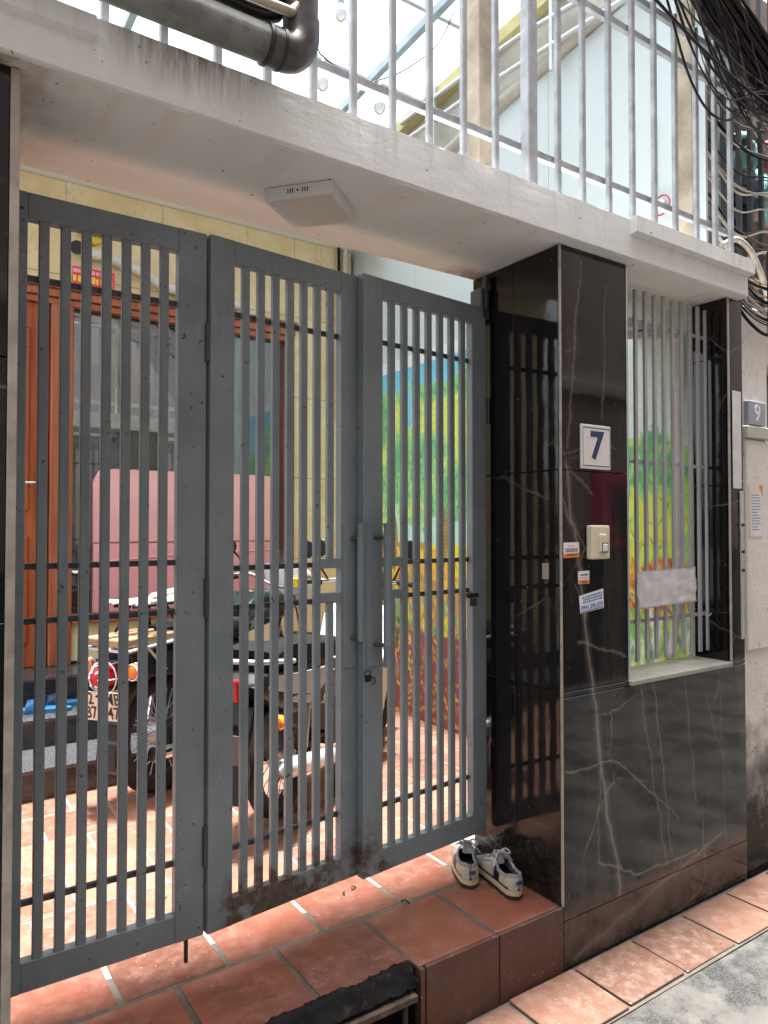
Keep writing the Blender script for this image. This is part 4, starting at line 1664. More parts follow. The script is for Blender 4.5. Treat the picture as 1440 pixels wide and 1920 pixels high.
    def crown_old(cy_, cz_, ry, rz_, n, palettes, lo=.012, hi=.028):
        for k in range(n):
            a, q = r.uniform(0, 2 * math.pi), math.sqrt(r.random())
            py, pz = cy_ + ry * q * math.cos(a), cz_ + rz_ * q * math.sin(a)
            pz += .06 * math.sin(py * 23)
            P_ = palettes[int(len(palettes) * k / n)] if r.random() < .75 else palettes[r.integers(len(palettes))]
            stroke(py, pz, r.uniform(lo, hi), r.uniform(lo * .4, hi * .5), r.uniform(0, 180), P_[r.integers(len(P_))])
    fl = vnoise(14, 14, 77) * .22 + vnoise(34, 34, 78) * .14
    for (cy_, cz_, ry, rz_) in ((2.75, 1.95, .36, .57), (2.2, 2.0, .38, .50), (1.72, 2.0, .32, .49), (1.36, 1.85, .24, .42), (2.5, 2.2, .22, .27), (1.9, 2.2, .28, .24)):
        blend((((yy - cy_) / ry) ** 2 + ((zz - cz_) / rz_) ** 2 + fl < 1.12).astype(float), (.20, .60, .12), .95)
    for c in ((2.75, 1.95, .34, .55), (2.2, 2.0, .36, .48), (1.72, 2.0, .30, .47), (1.36, 1.85, .22, .40), (2.5, 2.2, .2, .25), (1.9, 2.2, .26, .22)):
        crown(*c, 1300, [pal_dark, pal, pal, pal, pal_y], .012, .030)
    # a window of sky between crowns
    for k in range(60):
        stroke(r.normal(1.52, .03), r.uniform(2.15, 2.5), .03, .02, 80, (.10, .55, .80), .8)
        stroke(r.normal(2.30, .02), r.uniform(2.2, 2.45), .025, .016, 85, (.12, .58, .80), .8)
    # yellow blossoms, flower beds
    for k in range(420):
        py, pz = r.uniform(1.2, 3.05), r.uniform(.84, 1.36)
        stroke(py, pz, r.uniform(.02, .05), r.uniform(.004, .010), r.uniform(50, 85), [(.92, .70, .02), (.90, .40, .04), (.80, .20, .05), (.45, .10, .06)][r.integers(4)])
    for k in range(900):
        py, pz = r.uniform(1.0, 3.05), r.uniform(ZF, .86)
        stroke(py, pz, r.uniform(.012, .03), r.uniform(.005, .011), r.uniform(20, 160), [(.42, .03, .05), (.26, .02, .04), (.78, .26, .03), (.88, .62, .05), (.20, .40, .08), (.55, .10, .08), (.88, .72, .06)][r.integers(7)])
    for k in range(260):
        py, pz = r.uniform(2.3, 3.0), r.uniform(.7, 1.35)
        stroke(py, pz, r.uniform(.02, .045), r.uniform(.008, .016), r.uniform(60, 120), [(.85, .78, .03), (.05, .06, .02), (.20, .22, .02)][r.integers(3)])
    # nearer part, seen through the window: pale wall, foliage, big lime leaves, red-orange flower, grass
    m = near
    pale = C(.62, .84, .76)
    img[:] = img * (1 - m[..., None]) + (pale) * m[..., None]
    for (cy_, cz_, ry, rz_) in ((.95, 1.55, .36, .36), (.55, 1.58, .42, .38), (.28, 1.50, .27, .40)):
        blend((((yy - cy_) / ry) ** 2 + ((zz - cz_) / rz_) ** 2 + fl < 1.12).astype(float), (.36, .74, .10), .95)
    crown(.95, 1.55, .34, .34, 500, [pal_dark, pal, pal, pal_y], .015, .04)
    crown(.55, 1.58, .40, .36, 620, [pal, pal_dark, pal, pal_y], .018, .05)
    crown(.30, 1.50, .25, .38, 420, [pal, pal_dark, pal_y, [(.55, .60, .03), (.66, .52, .02)]], .015, .045)
    for k in range(70):
        stroke(r.uniform(.17, 1.2), r.uniform(1.34, 1.58), r.uniform(.07, .15), r.uniform(.022, .045), r.uniform(40, 140), [(.66, .86, .05), (.74, .90, .10), (.48, .76, .06)][r.integers(3)], .95)
    for k in range(120):
        stroke(r.uniform(.17, 1.2), r.uniform(1.40, 1.8), r.uniform(.012, .03), r.uniform(.003, .006), r.uniform(30, 150), (.03, .22, .10), .9)
    for (cy_, cz_, rad) in ((.90, 1.20, .17), (.50, 1.19, .20), (.28, 1.22, .16), (1.15, 1.18, .12)):
        for k in range(170):
            a = r.uniform(0, math.pi * 2)
            q = rad * math.sqrt(r.random())
            stroke(cy_ + q * math.cos(a), cz_ + q * math.sin(a) * .75, r.uniform(.02, .06), r.uniform(.004, .010), 62 + r.normal(0, 12), [(.88, .30, .02), (.92, .55, .02), (.45, .05, .02), (.24, .02, .02), (.70, .12, .02)][r.integers(5)])
    for k in range(900):
        pz = r.uniform(ZF, 1.08)
        stroke(r.uniform(.17, 1.2), pz, r.uniform(.03, .07), r.uniform(.006, .014), r.uniform(60, 120), [(.10, .42, .06), (.25, .62, .06), (.45, .74, .06), (.03, .22, .10)][r.integers(4)])
    # soften the brushwork a little
    b = img.copy()
    b[1:-1, 1:-1] = .5 * img[1:-1, 1:-1] + .125 * (img[:-2, 1:-1] + img[2:, 1:-1] + img[1:-1, :-2] + img[1:-1, 2:])
    img[:] = np.clip(b, 0, 1) ** .68
    # dense sheet carrying the painting as colours
    nv = (ny + 1) * (nz + 1)
    co = np.zeros((nv, 3), np.float32)
    co[:, 0] = 1.0300
    co[:, 1] = yy.ravel()
    co[:, 2] = zz.ravel()
    idx = np.arange(nv).reshape(nz + 1, ny + 1)
    q = np.stack([idx[:-1, :-1], idx[1:, :-1], idx[1:, 1:], idx[:-1, 1:]], -1).reshape(-1, 4)
    me = bpy.data.meshes.new('painting')
    me.vertices.add(nv)
    me.vertices.foreach_set('co', co.ravel())
    me.loops.add(q.size)
    me.loops.foreach_set('vertex_index', q.ravel().astype(np.int32))
    me.polygons.add(len(q))
    me.polygons.foreach_set('loop_start', np.arange(0, q.size, 4, dtype=np.int32))
    me.update()
    ca = me.color_attributes.new('paint', 'FLOAT_COLOR', 'POINT')
    rgba = np.ones((nv, 4), np.float32)
    rgba[:, :3] = img.reshape(-1, 3)
    ca.data.foreach_set('color', rgba.ravel())
    link('painting', me, 'mural_paint', t)
    box('wall', (1.034, 1.16), (.162, YH + .2), (0, 2.598), 'ceiling_white', t, 0)
    box('upper_wall', (1.031, 1.16), (.162, YH + .2), (2.602, 2.68), 'ceiling_white', t, 0)


mural()

# ------------------------------------------------------------------ motorbikes (own frame: x forward, rear axle above the origin)
def wheel(t, x, r, spokes, tyre_w, hubmat='steel', drum=.07):
    wl = lathe('wheel', [(r - .052, -.016), (r - .040, -.020), (r - .036, 0), (r - .040, .020), (r - .052, .016), (r - .047, 0), (r - .052, -.016)], 'silver_paint', t, 40, 'y', (x, 0, r), False)
    prof = []
    rt = tyre_w
    for k in range(13):
        a = 2 * math.pi * k / 12
        prof.append((r - rt + rt * math.cos(a), rt * .92 * math.sin(a)))
    bm = bmesh.new()
    n = 44
    V = [[bm.verts.new((x + p[0] * math.cos(2 * math.pi * i / n), p[1], r + p[0] * math.sin(2 * math.pi * i / n))) for p in prof[:-1]] for i in range(n)]
    for i in range(n):
        for j in range(12):
            bm.faces.new((V[i][j], V[(i + 1) % n][j], V[(i + 1) % n][(j + 1) % 12], V[i][(j + 1) % 12]))
    sub('tyre', me_of(bm, 'tyre', True), 'rubber', wl)
    bm = bmesh.new()
    for k in range(spokes):
        a = 2 * math.pi * k / spokes
        b = a + (.5 if k % 2 else -.5)
        s = .028 if k % 4 < 2 else -.028
        bm_tube(bm, [(x + .045 * math.cos(b), s, r + .045 * math.sin(b)), (x + (r - .048) * math.cos(a), 0, r + (r - .048) * math.sin(a))], .0026, 5, False)
    sub('spokes', me_of(bm, 'spokes', True), 'galvanised_light', wl)
    hb_ = lathe('hub', [(.012, -.085), (.018, -.07), (.03, -.062), (drum, -.052), (drum, .040), (.03, .05), (.015, .07), (.010, .085)], hubmat, None, 22, 'y', (x, 0, r))
    me = hb_.data
    bpy.data.objects.remove(hb_)
    sub('hub', me, hubmat, wl)
    return wl


def arc(cx, cz, r, a0, a1, n=14):
    return [(cx + r * math.cos(R(a0 + (a1 - a0) * i / n)), cz + r * math.sin(R(a0 + (a1 - a0) * i / n))) for i in range(n + 1)]


def fender(name, t, cx, cz, r, a0, a1, wd, mat):
    p = arc(cx, cz, r, a0, a1) + arc(cx, cz, r - .012, a1, a0)
    return prism(name, p, -wd, wd, mat, t, 'xz', .005, False, 2, True)


def bike_classic():
    t = thing('motorbike', 'old motorbike with wire-spoked wheels, tan rack and caged tail light near the house steps', 'motorbike', (-.80, 1.845, ZF), R(28), 'motorbikes parked in the yard')
    kw = dict(world=False)
    wheel(t, 0, .290, 36, .042)
    wheel(t, 1.19, .290, 36, .040)
    fender('rear_fender', t, 0, .29, .335, 20, 200, .062, 'pvc_dark')
    fender('front_fender', t, 1.19, .29, .332, 25, 170, .055, 'green_black_paint')
    prism('mud_flap', [(-.345, .20), (-.325, .40), (-.315, .40), (-.335, .20)], -.06, .06, 'rubber', t, 'xz', .003, False)
    # frame, engine, swing arm
    tubes('frame', [([(0, .07, .29), (.42, .08, .33)], .016), ([(0, -.07, .29), (.42, -.08, .33)], .016), ([(.02, .08, .33), (.10, .09, .66)], .014), ([(.02, -.08, .33), (.10, -.09, .66)], .014),
                    ([(.42, 0, .33), (.80, 0, .36), (1.0, 0, .82)], .02), ([(.15, 0, .66), (.55, 0, .68), (1.0, 0, .84)], .022)], 'black_plastic', t, 9, False)
    tubes('shock_absorber', [([(.02, -.10, .33), (.09, -.10, .64)], .022), ([(.02, .10, .33), (.09, .10, .64)], .022)], 'chrome', t, 10, False)
    prism('engine', [(.38, .20), (.72, .20), (.82, .34), (.78, .48), (.48, .50), (.38, .38)], -.12, .12, 'opposite_grey', t, 'xz', .02, False)
    prism('cylinder_head', [(.66, .46), (.84, .40), (.92, .54), (.76, .62)], -.09, .09, 'steel', t, 'xz', .012, False)
    prism('chain_case', [(-.06, .24), (.42, .22), (.44, .35), (.02, .37), (-.07, .33)], -.10, -.075, 'black_plastic', t, 'xz', .010, False)
    prism('tool_box', [(.12, .38), (.46, .40), (.50, .68), (.10, .68)], -.115, .115, 'black_plastic', t, 'xz', .02, False)
    prism('tail_panel', [(-.26, .60), (.12, .56), (.12, .70), (-.28, .71)], -.10, .10, 'black_plastic', t, 'xz', .015, False)
    tube('exhaust', [(.74, -.10, .34), (.60, -.14, .20), (.30, -.15, .21), (-.20, -.15, .25)], [.016, .018, .032, .036], 'chrome', t, 12, False, 4)
    prism('fuel_tank', [(.50, .70), (.92, .76), (.96, .84), (.84, .92), (.62, .92), (.50, .84)], -.12, .12, 'green_black_paint', t, 'xz', .04, False, 3, True)
    prism('side_cover', [(.18, .44), (.42, .44), (.46, .64), (.16, .64)], -.13, .13, 'green_black_paint', t, 'xz', .02, False, 2, True)
    prism('seat', [(-.02, .70), (.52, .70), (.56, .76), (.48, .80), (.20, .81), (-.02, .80)], -.13, .13, 'seat_vinyl', t, 'xz', .025, False, 3, True)
    # tail: rack, plank, light with wire cage, indicators, number plate
    rk = tubes('rack', [([(-.34, -.13, .735), (.10, -.13, .755)], .008), ([(-.34, .13, .735), (.10, .13, .755)], .008), ([(-.34, -.13, .735), (-.34, .13, .735)], .008), ([(-.10, -.13, .745), (-.10, .13, .745)], .006),
                        ([(-.22, -.13, .74), (-.05, -.09, .60)], .007), ([(-.22, .13, .74), (-.05, .09, .60)], .007)], 'galvanised_light', t, 8, False)
    box('rack_plank', (-.36, .10), (-.125, -.03), (.752, .790), 'tan_wood', t, .008, 2, False)
    box('rack_plank', (-.36, .10), (.03, .125), (.752, .790), 'tan_wood', t, .008, 2, False)
    tubes('carrier', [([(-.20, -.10, .79), (-.14, -.06, .92)], .007), ([(.02, -.10, .79), (-.04, -.06, .92)], .007), ([(-.20, .10, .79), (-.14, .06, .92)], .007), ([(.02, .10, .79), (-.04, .06, .92)], .007),
                      ([(-.24, -.06, .92), (.10, -.06, .92)], .009), ([(-.24, .06, .92), (.10, .06, .92)], .009)], 'black_plastic', t, 7, False)
    tubes('carrier_tray', [([(-.26, y, .935), (.14, y, .935)], .007) for y in (-.10, -.05, 0, .05, .10)] + [([(-.22, -.12, .94), (-.22, .12, .94)], .008), ([(.10, -.12, .94), (.10, .12, .94)], .008),
                          ([(-.18, -.11, .965), (.30, -.02, .995)], .016)], 'white_gloss', t, 7, False)
    tl = lathe('tail_light', [(.0, -.062), (.032, -.055), (.046, -.03), (.050, 0), (.048, .03)], 'red_lens', t, 18, 'x', (-.345, 0, .615), False)
    box('light_base', (-.315, -.27), (-.05, .05), (.56, .68), 'black_plastic', t, .006, 1, False)
    cage = []
    for q in (.060, .078):
        cage.append(([(-.33 - (.02 if q > .07 else .05), q * math.cos(R(a)), .615 + q * .95 * math.sin(R(a))) for a in range(0, 361, 20)], .0032))
    for a in range(0, 360, 60):
        cage.append(([(-.30, .078 * math.cos(R(a)), .615 + .074 * math.sin(R(a))), (-.37, .072 * math.cos(R(a)), .615 + .068 * math.sin(R(a))), (-.412, .03 * math.cos(R(a)), .615 + .03 * math.sin(R(a)))], .0032))
    tubes('light_cage', cage, 'white_gloss', t, 6, False)
    for s in (-1, 1):
        lathe('indicator', [(.0, -.035), (.028, -.028), (.034, 0), (.030, .02), (.0, .024)], 'orange_lens', t, 14, 'x', (-.30, s * .145, .645), False)
        tubes('indicator_cage', [([(-.30, s * .145 + .038 * math.cos(R(a)), .645 + .038 * math.sin(R(a))) for a in range(0, 361, 30)], .003), ([(-.325, s * .145 + .036 * math.cos(R(a)), .645 + .036 * math.sin(R(a))) for a in range(0, 361, 30)], .003)], 'white_gloss', t, 6, False)
    # plate leaning on its bracket
    Mp = Matrix.Translation((-.365, -.01, .490)) @ Matrix.Rotation(R(14), 4, 'Z') @ Matrix.Rotation(R(-14), 4, 'Y')
    bm = bmesh.new()
    bm_box(bm, -.002, .002, -.095, .095, -.070, .070, .001)
    me = me_of(bm, 'plate')
    me.transform(Mp)
    pp = link('number_plate', me, 'number_plate_paint', t, False)
    Mt = Mp @ Matrix.Translation((-.0030, 0, 0)) @ Matrix.Rotation(R(-90), 4, 'Z') @ Matrix.Rotation(R(90), 4, 'X')
    for body, dx, dz in (('2', -.055, .035), ('MB', .055, .035), ('87', -.060, -.033), ('47', .052, -.033)):
        sub('plate_lettering', text_mesh(body, .082, Mt @ Matrix.Translation((dx, dz, 0)), depth=.0006, bold=.001, xs=.72), 'ink_black', pp)
    box('plate_bracket', (-.385, -.28), (-.03, .03), (.530, .545), 'black_plastic', t, .003, 1, False)
    # front: fork, lamp, bars, mirrors
    tubes('fork', [([(1.19, -.085, .29), (1.02, -.085, .88)], .018), ([(1.19, .085, .29), (1.02, .085, .88)], .018)], 'chrome', t, 10, False)
    lathe('headlamp', [(.0, .07), (.075, .06), (.085, .03), (.08, -.03), (.04, -.08), (.0, -.09)], 'white_gloss', t, 18, 'x', (1.13, 0, .86), False)
    tube('handlebar', [(.86, -.36, .97), (.96, -.24, 1.0), (1.02, -.08, .93), (1.02, .08, .93), (.96, .24, 1.0), (.86, .36, .97)], .011, 'chrome', t, 9, False, 5)
    for s in (-1, 1):
        tube('grip', [(.855, s * .365, .969), (.925, s * .28, .985)], .017, 'rubber', t, 10, False)
        tube('mirror_stem', [(.95, s * .25, 1.0), (.93, s * .28, 1.10), (.92, s * .32, 1.14)], .006, 'black_plastic', t, 7, False)
        lathe('mirror', [(.0, -.012), (.05, -.010), (.055, 0), (.04, .018), (.0, .026)], 'black_plastic', t, 16, 'x', (.905, s * .335, 1.17), False)
    prism('cowl', [(1.06, .82), (1.16, .80), (1.20, .90), (1.10, 1.02), (1.00, 1.06), (.99, 1.02)], -.15, .15, 'white_gloss', t, 'xz', .03, False, 3, True)
    box('tag', (.975, .987), (-.13, -.07), (.92, .98), 'yellow_plastic', t, .004, 1, False)
    return t


def bike_step():
    t = thing('motorbike', 'black and silver step-through motorbike with white leg shield closest to the gate', 'motorbike', (-.45, 1.25, ZF), R(36), 'motorbikes parked in the yard')
    kw = dict(world=False)
    wheel(t, 0, .285, 30, .040)
    wheel(t, 1.20, .285, 30, .036)
    fender('rear_fender', t, 0, .285, .33, 30, 170, .06, 'black_plastic')
    prism('rear_extension', [(-.33, .56), (-.42, .34), (-.44, .20), (-.41, .20), (-.36, .34), (-.26, .52)], -.065, .065, 'black_plastic', t, 'xz', .008, False)
    fender('front_fender', t, 1.20, .285, .325, 10, 165, .055, 'white_gloss')
    tubes('swing_arm', [([(0, .08, .285), (.40, .08, .31)], .017), ([(0, -.08, .285), (.40, -.08, .31)], .017)], 'black_plastic', t, 9, False)
    tubes('shock_absorber', [([(.01, -.11, .31), (.06, -.11, .60)], .021), ([(.01, .11, .31), (.06, .11, .60)], .021)], 'steel', t, 10, False)
    prism('chain_case', [(-.06, .23), (.40, .22), (.42, .33), (.02, .36), (-.07, .32)], .085, .125, 'black_plastic', t, 'xz', .012, False)
    prism('under_cover', [(-.24, .52), (-.05, .40), (.26, .34), (.36, .22), (.70, .20), (.82, .30), (.80, .46), (.50, .52)], -.105, .105, 'black_plastic', t, 'xz', .02, False)
    prism('inner_fender', [(-.30, .54), (-.26, .36), (-.20, .30), (.02, .34), (.20, .34), (.30, .52)], -.05, .05, 'black_plastic', t, 'xz', .012, False)
    prism('engine', [(.36, .22), (.66, .20), (.76, .30), (.70, .40), (.42, .42)], -.11, .11, 'rusty_steel', t, 'xz', .02, False)
    tube('exhaust', [(.66, -.11, .26), (.50, -.14, .18), (.28, -.15, .20), (.20, -.155, .22), (-.24, -.165, .30), (-.27, -.165, .305)], [.015, .016, .022, .040, .043, .030], 'silver_paint', t, 14, False, 4)
    # plastic side panels: dark body with silver sweep
    prism('tail_body', [(-.36, .60), (-.10, .48), (.30, .44), (.46, .50), (.50, .62), (.30, .66), (-.10, .69), (-.36, .70), (-.42, .66)], -.125, .125, 'black_plastic', t, 'xz', .03, False, 3, True)
    for s in (-1, 1):
        prism('side_flash', [(-.34, .64), (-.12, .575), (.12, .53), (.32, .60), (.22, .635), (-.06, .655), (-.30, .685)], s * .118, s * .132, 'silver_paint', t, 'xz', .004, False)
        prism('side_flash', [(-.18, .555), (.02, .505), (.16, .50), (.10, .53), (-.10, .565)], s * .119, s * .131, 'silver_paint', t, 'xz', .004, False)
    M = Matrix.Translation((.20, -.1275, .49)) @ Matrix.Rotation(R(90), 4, 'X')
    link('lettering', text_mesh('C', .05, M, depth=.001, shear=.4), 'white_gloss', t, False)
    prism('seat', [(-.30, .70), (.34, .66), (.46, .66), (.50, .71), (.36, .755), (.10, .755), (-.10, .785), (-.32, .785)], -.125, .125, 'seat_vinyl', t, 'xz', .028, False, 3, True)
    tubes('grab_rail', [([(-.14, -.14, .72), (-.40, -.12, .755), (-.44, 0, .76), (-.40, .12, .755), (-.14, .14, .72)], .011)], 'silver_paint', t, 9, False)
    prism('tail_light', [(-.43, .60), (-.375, .58), (-.36, .68), (-.44, .68)], -.05, .05, 'red_lens', t, 'xz', .012, False)
    for s in (-1, 1):
        lathe('indicator', [(.0, -.03), (.026, -.022), (.032, 0), (.026, .02), (.0, .026)], 'orange_lens', t, 14, 'x', (-.30, s * .155, .50), False)
        tube('indicator_stem', [(-.29, s * .10, .50), (-.29, s * .14, .50)], .008, 'black_plastic', t, 7, False)
    Mp = Matrix.Translation((-.455, 0, .42)) @ Matrix.Rotation(R(-20), 4, 'Y')
    bm = bmesh.new()
    bm_box(bm, -.002, .002, -.095, .095, -.070, .070, .001)
    me = me_of(bm, 'plate')
    me.transform(Mp)
    link('number_plate', me, 'opposite_grey', t, False)
    box('plate_bracket', (-.45, -.36), (-.03, .03), (.47, .49), 'black_plastic', t, .003, 1, False)
    # main tube, leg shield, fork, bars
    tube('frame', [(.40, 0, .46), (.62, 0, .42), (.84, 0, .52), (1.0, 0, .84)], .04, 'black_plastic', t, 12, False, 5)
    for s in (-1, 1):
        prism('leg_shield', [(.66, .26), (.80, .24), (.90, .40), (1.02, .74), (.98, .84), (.90, .80), (.82, .56), (.70, .40)], s * .08, s * .20, 'white_gloss', t, 'xz', .02, False, 3, True)
    tubes('fork', [([(1.20, -.08, .285), (1.03, -.08, .84)], .020), ([(1.20, .08, .285), (1.03, .08, .84)], .020)], 'black_plastic', t, 10, False)
    prism('handlebar_cover', [(.94, .90), (1.08, .86), (1.16, .94), (1.12, 1.02), (1.0, 1.04), (.93, .98)], -.13, .13, 'green_black_paint', t, 'xz', .03, False, 3, True)
    lathe('headlamp', [(.0, .05), (.07, .04), (.08, .01), (.07, -.05)], 'chrome', t, 18, 'x', (1.13, 0, .95), False)
    tube('handlebar', [(.90, -.34, .97), (1.0, -.16, .98), (1.0, .16, .98), (.90, .34, .97)], .012, 'chrome', t, 9, False)
    for s in (-1, 1):
        tube('grip', [(.895, s * .345, .97), (.955, s * .24, .976)], .017, 'rubber', t, 10, False)
        tube('mirror_stem', [(.97, s * .20, .98), (.95, s * .26, 1.08), (.94, s * .30, 1.13)], .006, 'black_plastic', t, 7, False)
        lathe('mirror', [(.0, -.012), (.05, -.010), (.055, 0), (.04, .018), (.0, .026)], 'black_plastic', t, 16, 'x', (.93, s * .32, 1.16), False)
    tubes('stand', [([(.34, -.09, .30), (.24, -.16, .012)], .012), ([(.34, .09, .30), (.24, .16, .012)], .012)], 'black_plastic', t, 8, False)
    tubes('footrest', [([(.50, -.24, .25), (.50, .24, .25)], .012)], 'rubber', t, 8, False)
    return t


bike_classic()
bike_step()


# slippers and small clutter on the steps
def slipper(label, loc, rz, m1, m2):
    t = thing('slipper', label, 'slipper', loc, rz, 'blue slippers on the steps')
    out = []
    for i in range(24):
        a = 2 * math.pi * i / 24
        x = .13 * math.cos(a)
        y = (.045 + .008 * math.cos(a)) * math.sin(a)
        out.append((x, y))
    prism('sole', out, 0, .022, m1, t, 'xy', .004, False)
    bm = bmesh.new()
    V = []
    for i in range(7):
        x = .005 + .085 * i / 6
        V.append([bm.verts.new((x, .050 * math.cos(a), .018 + (.062 - .25 * (x - .005) * .7) * math.sin(a))) for a in [math.pi * j / 10 for j in range(11)]])
    for i in range(6):
        for j in range(10):
            bm.faces.new((V[i][j], V[i + 1][j], V[i + 1][j + 1], V[i][j + 1]))
    bmesh.ops.solidify(bm, geom=bm.faces[:], thickness=.006)
    link('strap', me_of(bm, 'strap', True, 50), m2, t, False)


slipper('blue slipper lying in front on the granite step', (-1.21, 2.53, .5115), R(160), 'slipper_blue', 'slipper_blue')
slipper('darker blue slipper just behind the other on the granite step', (-1.10, 2.62, .5115), R(175), 'slipper_blue', 'slipper_dark')
gs = tube('broom_stick', [(-1.06, 2.45, .888), (-.946, 2.45, .816), (-.80, 2.45, .72)], .011, 'lime_plastic', None, 10)
tag(gs, 'bright green plastic stick behind the motorbike tail light', 'stick')

# ================================================================== ABOVE THE SLAB
def railing():
    t = thing('roof_railing', 'galvanised steel bar railing standing along the top of the canopy slab', 'railing', (-.4, .03, ZT))
    xs = [-.951, -.822, -.684, -.546, -.408, -.270, .028, .158, .304, .444, .582, .720, .867, 1.005, 1.125]
    xs = [-.951 - .138 * k for k in range(11, 0, -1)] + xs
    for x in xs:
        dx = random.uniform(-.004, .004)
        box('bar', (x - .0105, x + .0105), (.022, .042), (ZT - .002, 3.60), 'galvanised', t, .003)
    box('post', (-.141, -.098), (.005, .050), (ZT - .002, 3.66), 'galvanised', t, .004)
    for z in (2.800, 3.440, 3.588):
        box('rail', (-2.5, 1.14), (.046, .068), (z - .013, z + .013), 'galvanised', t, .002)


railing()


def upper_side():
    t = thing('side_board', 'tall white board wall rising above the right end of the canopy slab', 'wall', (1.1, 1.5, 2.64))
    poly = [(.10, ZT + .002), (YH + .6, ZT + .002), (YH + .6, 3.60), (1.42, 3.945), (.52, 4.076), (.10, 4.13)]
    # three boards with fine joints
    for a, b in ((.10, 1.02), (1.023, 2.24), (2.243, YH + .6)):
        def zt(y):
            P = [(.10, 4.13), (.52, 4.076), (1.42, 3.945), (YH + .6, 3.60)]
            for (p, q), (r_, s) in zip(P, P[1:]):
                if y <= r_ + 1e-6:
                    return q + (s - q) * (y - p) / (r_ - p)
        ys = [a] + [y for y in (.52, 1.42) if a < y < b] + [b]
        prism('board', [(a, ZT + .05), (b, ZT + .05)] + [(y, zt(y)) for y in ys[::-1]], 1.050, 1.066, 'white_board', t, 'yz', 0)
    # gutter, wall band and painted strip above the boards, all running back along the yard
    def band(name, x0, x1, z0, z1, mat, slope=.147, yb=YH + .6):
        y0 = -.1
        p = [(y0, z0 - slope * (y0 - .52)), (yb, z0 - slope * (yb - .52)), (yb, z1 - slope * (yb - .52)), (y0, z1 - slope * (y0 - .52))]
        return prism(name, p, x0, x1, mat, t, 'yz', .003)
    g = tube('gutter', [(1.03, -.1, 4.19), (1.03, .52, 4.115), (1.03, 1.42, 3.99), (1.03, YH + .6, 3.65)], .036, 'beam_paint', t, 12)
    band('wall_band', 1.055, 1.12, 4.08, 4.50, 'beam_paint', .10)
    band('painted_strip', .985, 1.052, 4.37, 4.45, 'yellow_paint', .06)
    return t


upper_side()


def roof():
    t = thing('plastic_roof', 'pale translucent plastic sheet roof over the yard seen above the railing', 'roof', (-.6, 1.8, 4.3))
    y0, y1 = .30, YH + .9
    zr = lambda y, x: 4.46 - .055 * (y - .5) + 0.0 * x
    for a, b in ((-2.9, -1.9), (-1.895, -.85), (-.845, .555), (.56, 1.0)):
        bm = bmesh.new()
        n = 40
        V = []
        for j in range(14):
            y = y0 + (y1 - y0) * j / 13
            V.append([bm.verts.new((a + (b - a) * i / n, y, zr(y, 0) + .006 * math.sin(i / n * (b - a) * 2 * math.pi / .09) + .004 * noise.noise((i * .3, j * .7, a)))) for i in range(n + 1)])
        for j in range(13):
            for i in range(n):
                bm.faces.new((V[j][i], V[j][i + 1], V[j + 1][i + 1], V[j + 1][i]))
        link('roof_sheet', me_of(bm, 'sheet', True), 'roof_plastic', t)
    for x in (-1.9, -.85, .56):
        prism('purlin', [(y0 - .05, zr(y0, 0) - .075), (y1, zr(y1, 0) - .075), (y1, zr(y1, 0) - .022), (y0 - .05, zr(y0, 0) - .022)], x - .02, x + .02, 'pale_blue_paint', t, 'yz', .003)
    for y in (.75, 1.45, 2.1):
        box('batten', (-2.9, 1.0), (y - .012, y + .012), (zr(y, 0) - .020, zr(y, 0) - .008), 'galvanised_light', t, .002)


roof()


def rail_frame():
    t = thing('drying_rack', 'light galvanised pipe rack hung below the roof beside the white board', 'rack', (.95, 1.2, 4.2))
    tube('rail', [(.97, 2.30, 4.292), (.97, 1.687, 4.281), (.97, 1.136, 4.250), (.97, .60, 4.17)], .013, 'galvanised_light', t, 8)
    tube('rail', [(.97, 2.30, 4.150), (.97, 1.687, 4.130), (.97, 1.136, 4.088), (.97, .30, 4.015)], .014, 'galvanised_light', t, 8)
    for y, z0, z1 in ((1.387, 4.10, 4.40), (.92, 3.93, 4.40), (1.93, 3.95, 4.40)):
        box('hanger', (.958, .982), (y - .011, y + .011), (z0, z1), 'galvanised_light', t, .002)


rail_frame()

for (x, y, wd, lb) in ((-.011, .38, .046, 'worn beige wooden post standing on the slab behind the railing, left of the white board'), (1.052, .175, .030, 'worn beige wooden post at the right end of the slab beside the white board')):
    o = box('wooden_post', (x - wd, x + wd * .95), (y - .03, y + .05), (ZT - .001, 4.5), 'worn_wood', None, .004)
    tag(o, lb, 'post')

# string of bulbs
sl = thing('string_light', 'string of unlit white bulbs on a dark cord under the plastic roof', 'light string', (-.1, 1.2, 3.6))
tube('cord', [(-.55, 1.1, 3.98), (-.30, 1.2, 3.74), (-.267, 1.2, 3.70), (-.12, 1.2, 3.655), (-.02, 1.2, 3.66), (.053, 1.2, 3.70), (.20, 1.2, 3.80), (.45, 1.25, 4.05), (.62, 1.3, 4.34)], .0035, 'black_cable', sl, 6, True, 5)
tube('cord', [(-.45, 1.1, 4.05), (-.167, 1.2, 4.06), (.05, 1.2, 4.20), (.4, 1.2, 4.4)], .0035, 'black_cable', sl, 6, True, 4)
for (x, z) in ((-.167, 4.03), (-.267, 3.66), (.053, 3.655)):
    b = lathe('bulb', [(.0, -.125), (.014, -.122), (.026, -.108), (.031, -.09), (.027, -.068), (.015, -.046), (.014, -.04)], 'bulb_glass', sl, 16, 'z', (x, 1.2, z))
    lathe('socket', [(.015, -.044), (.017, -.04), (.017, 0), (.010, .012), (.004, .03)], 'pale_blue_paint', sl, 12, 'z', (x, 1.2, z))

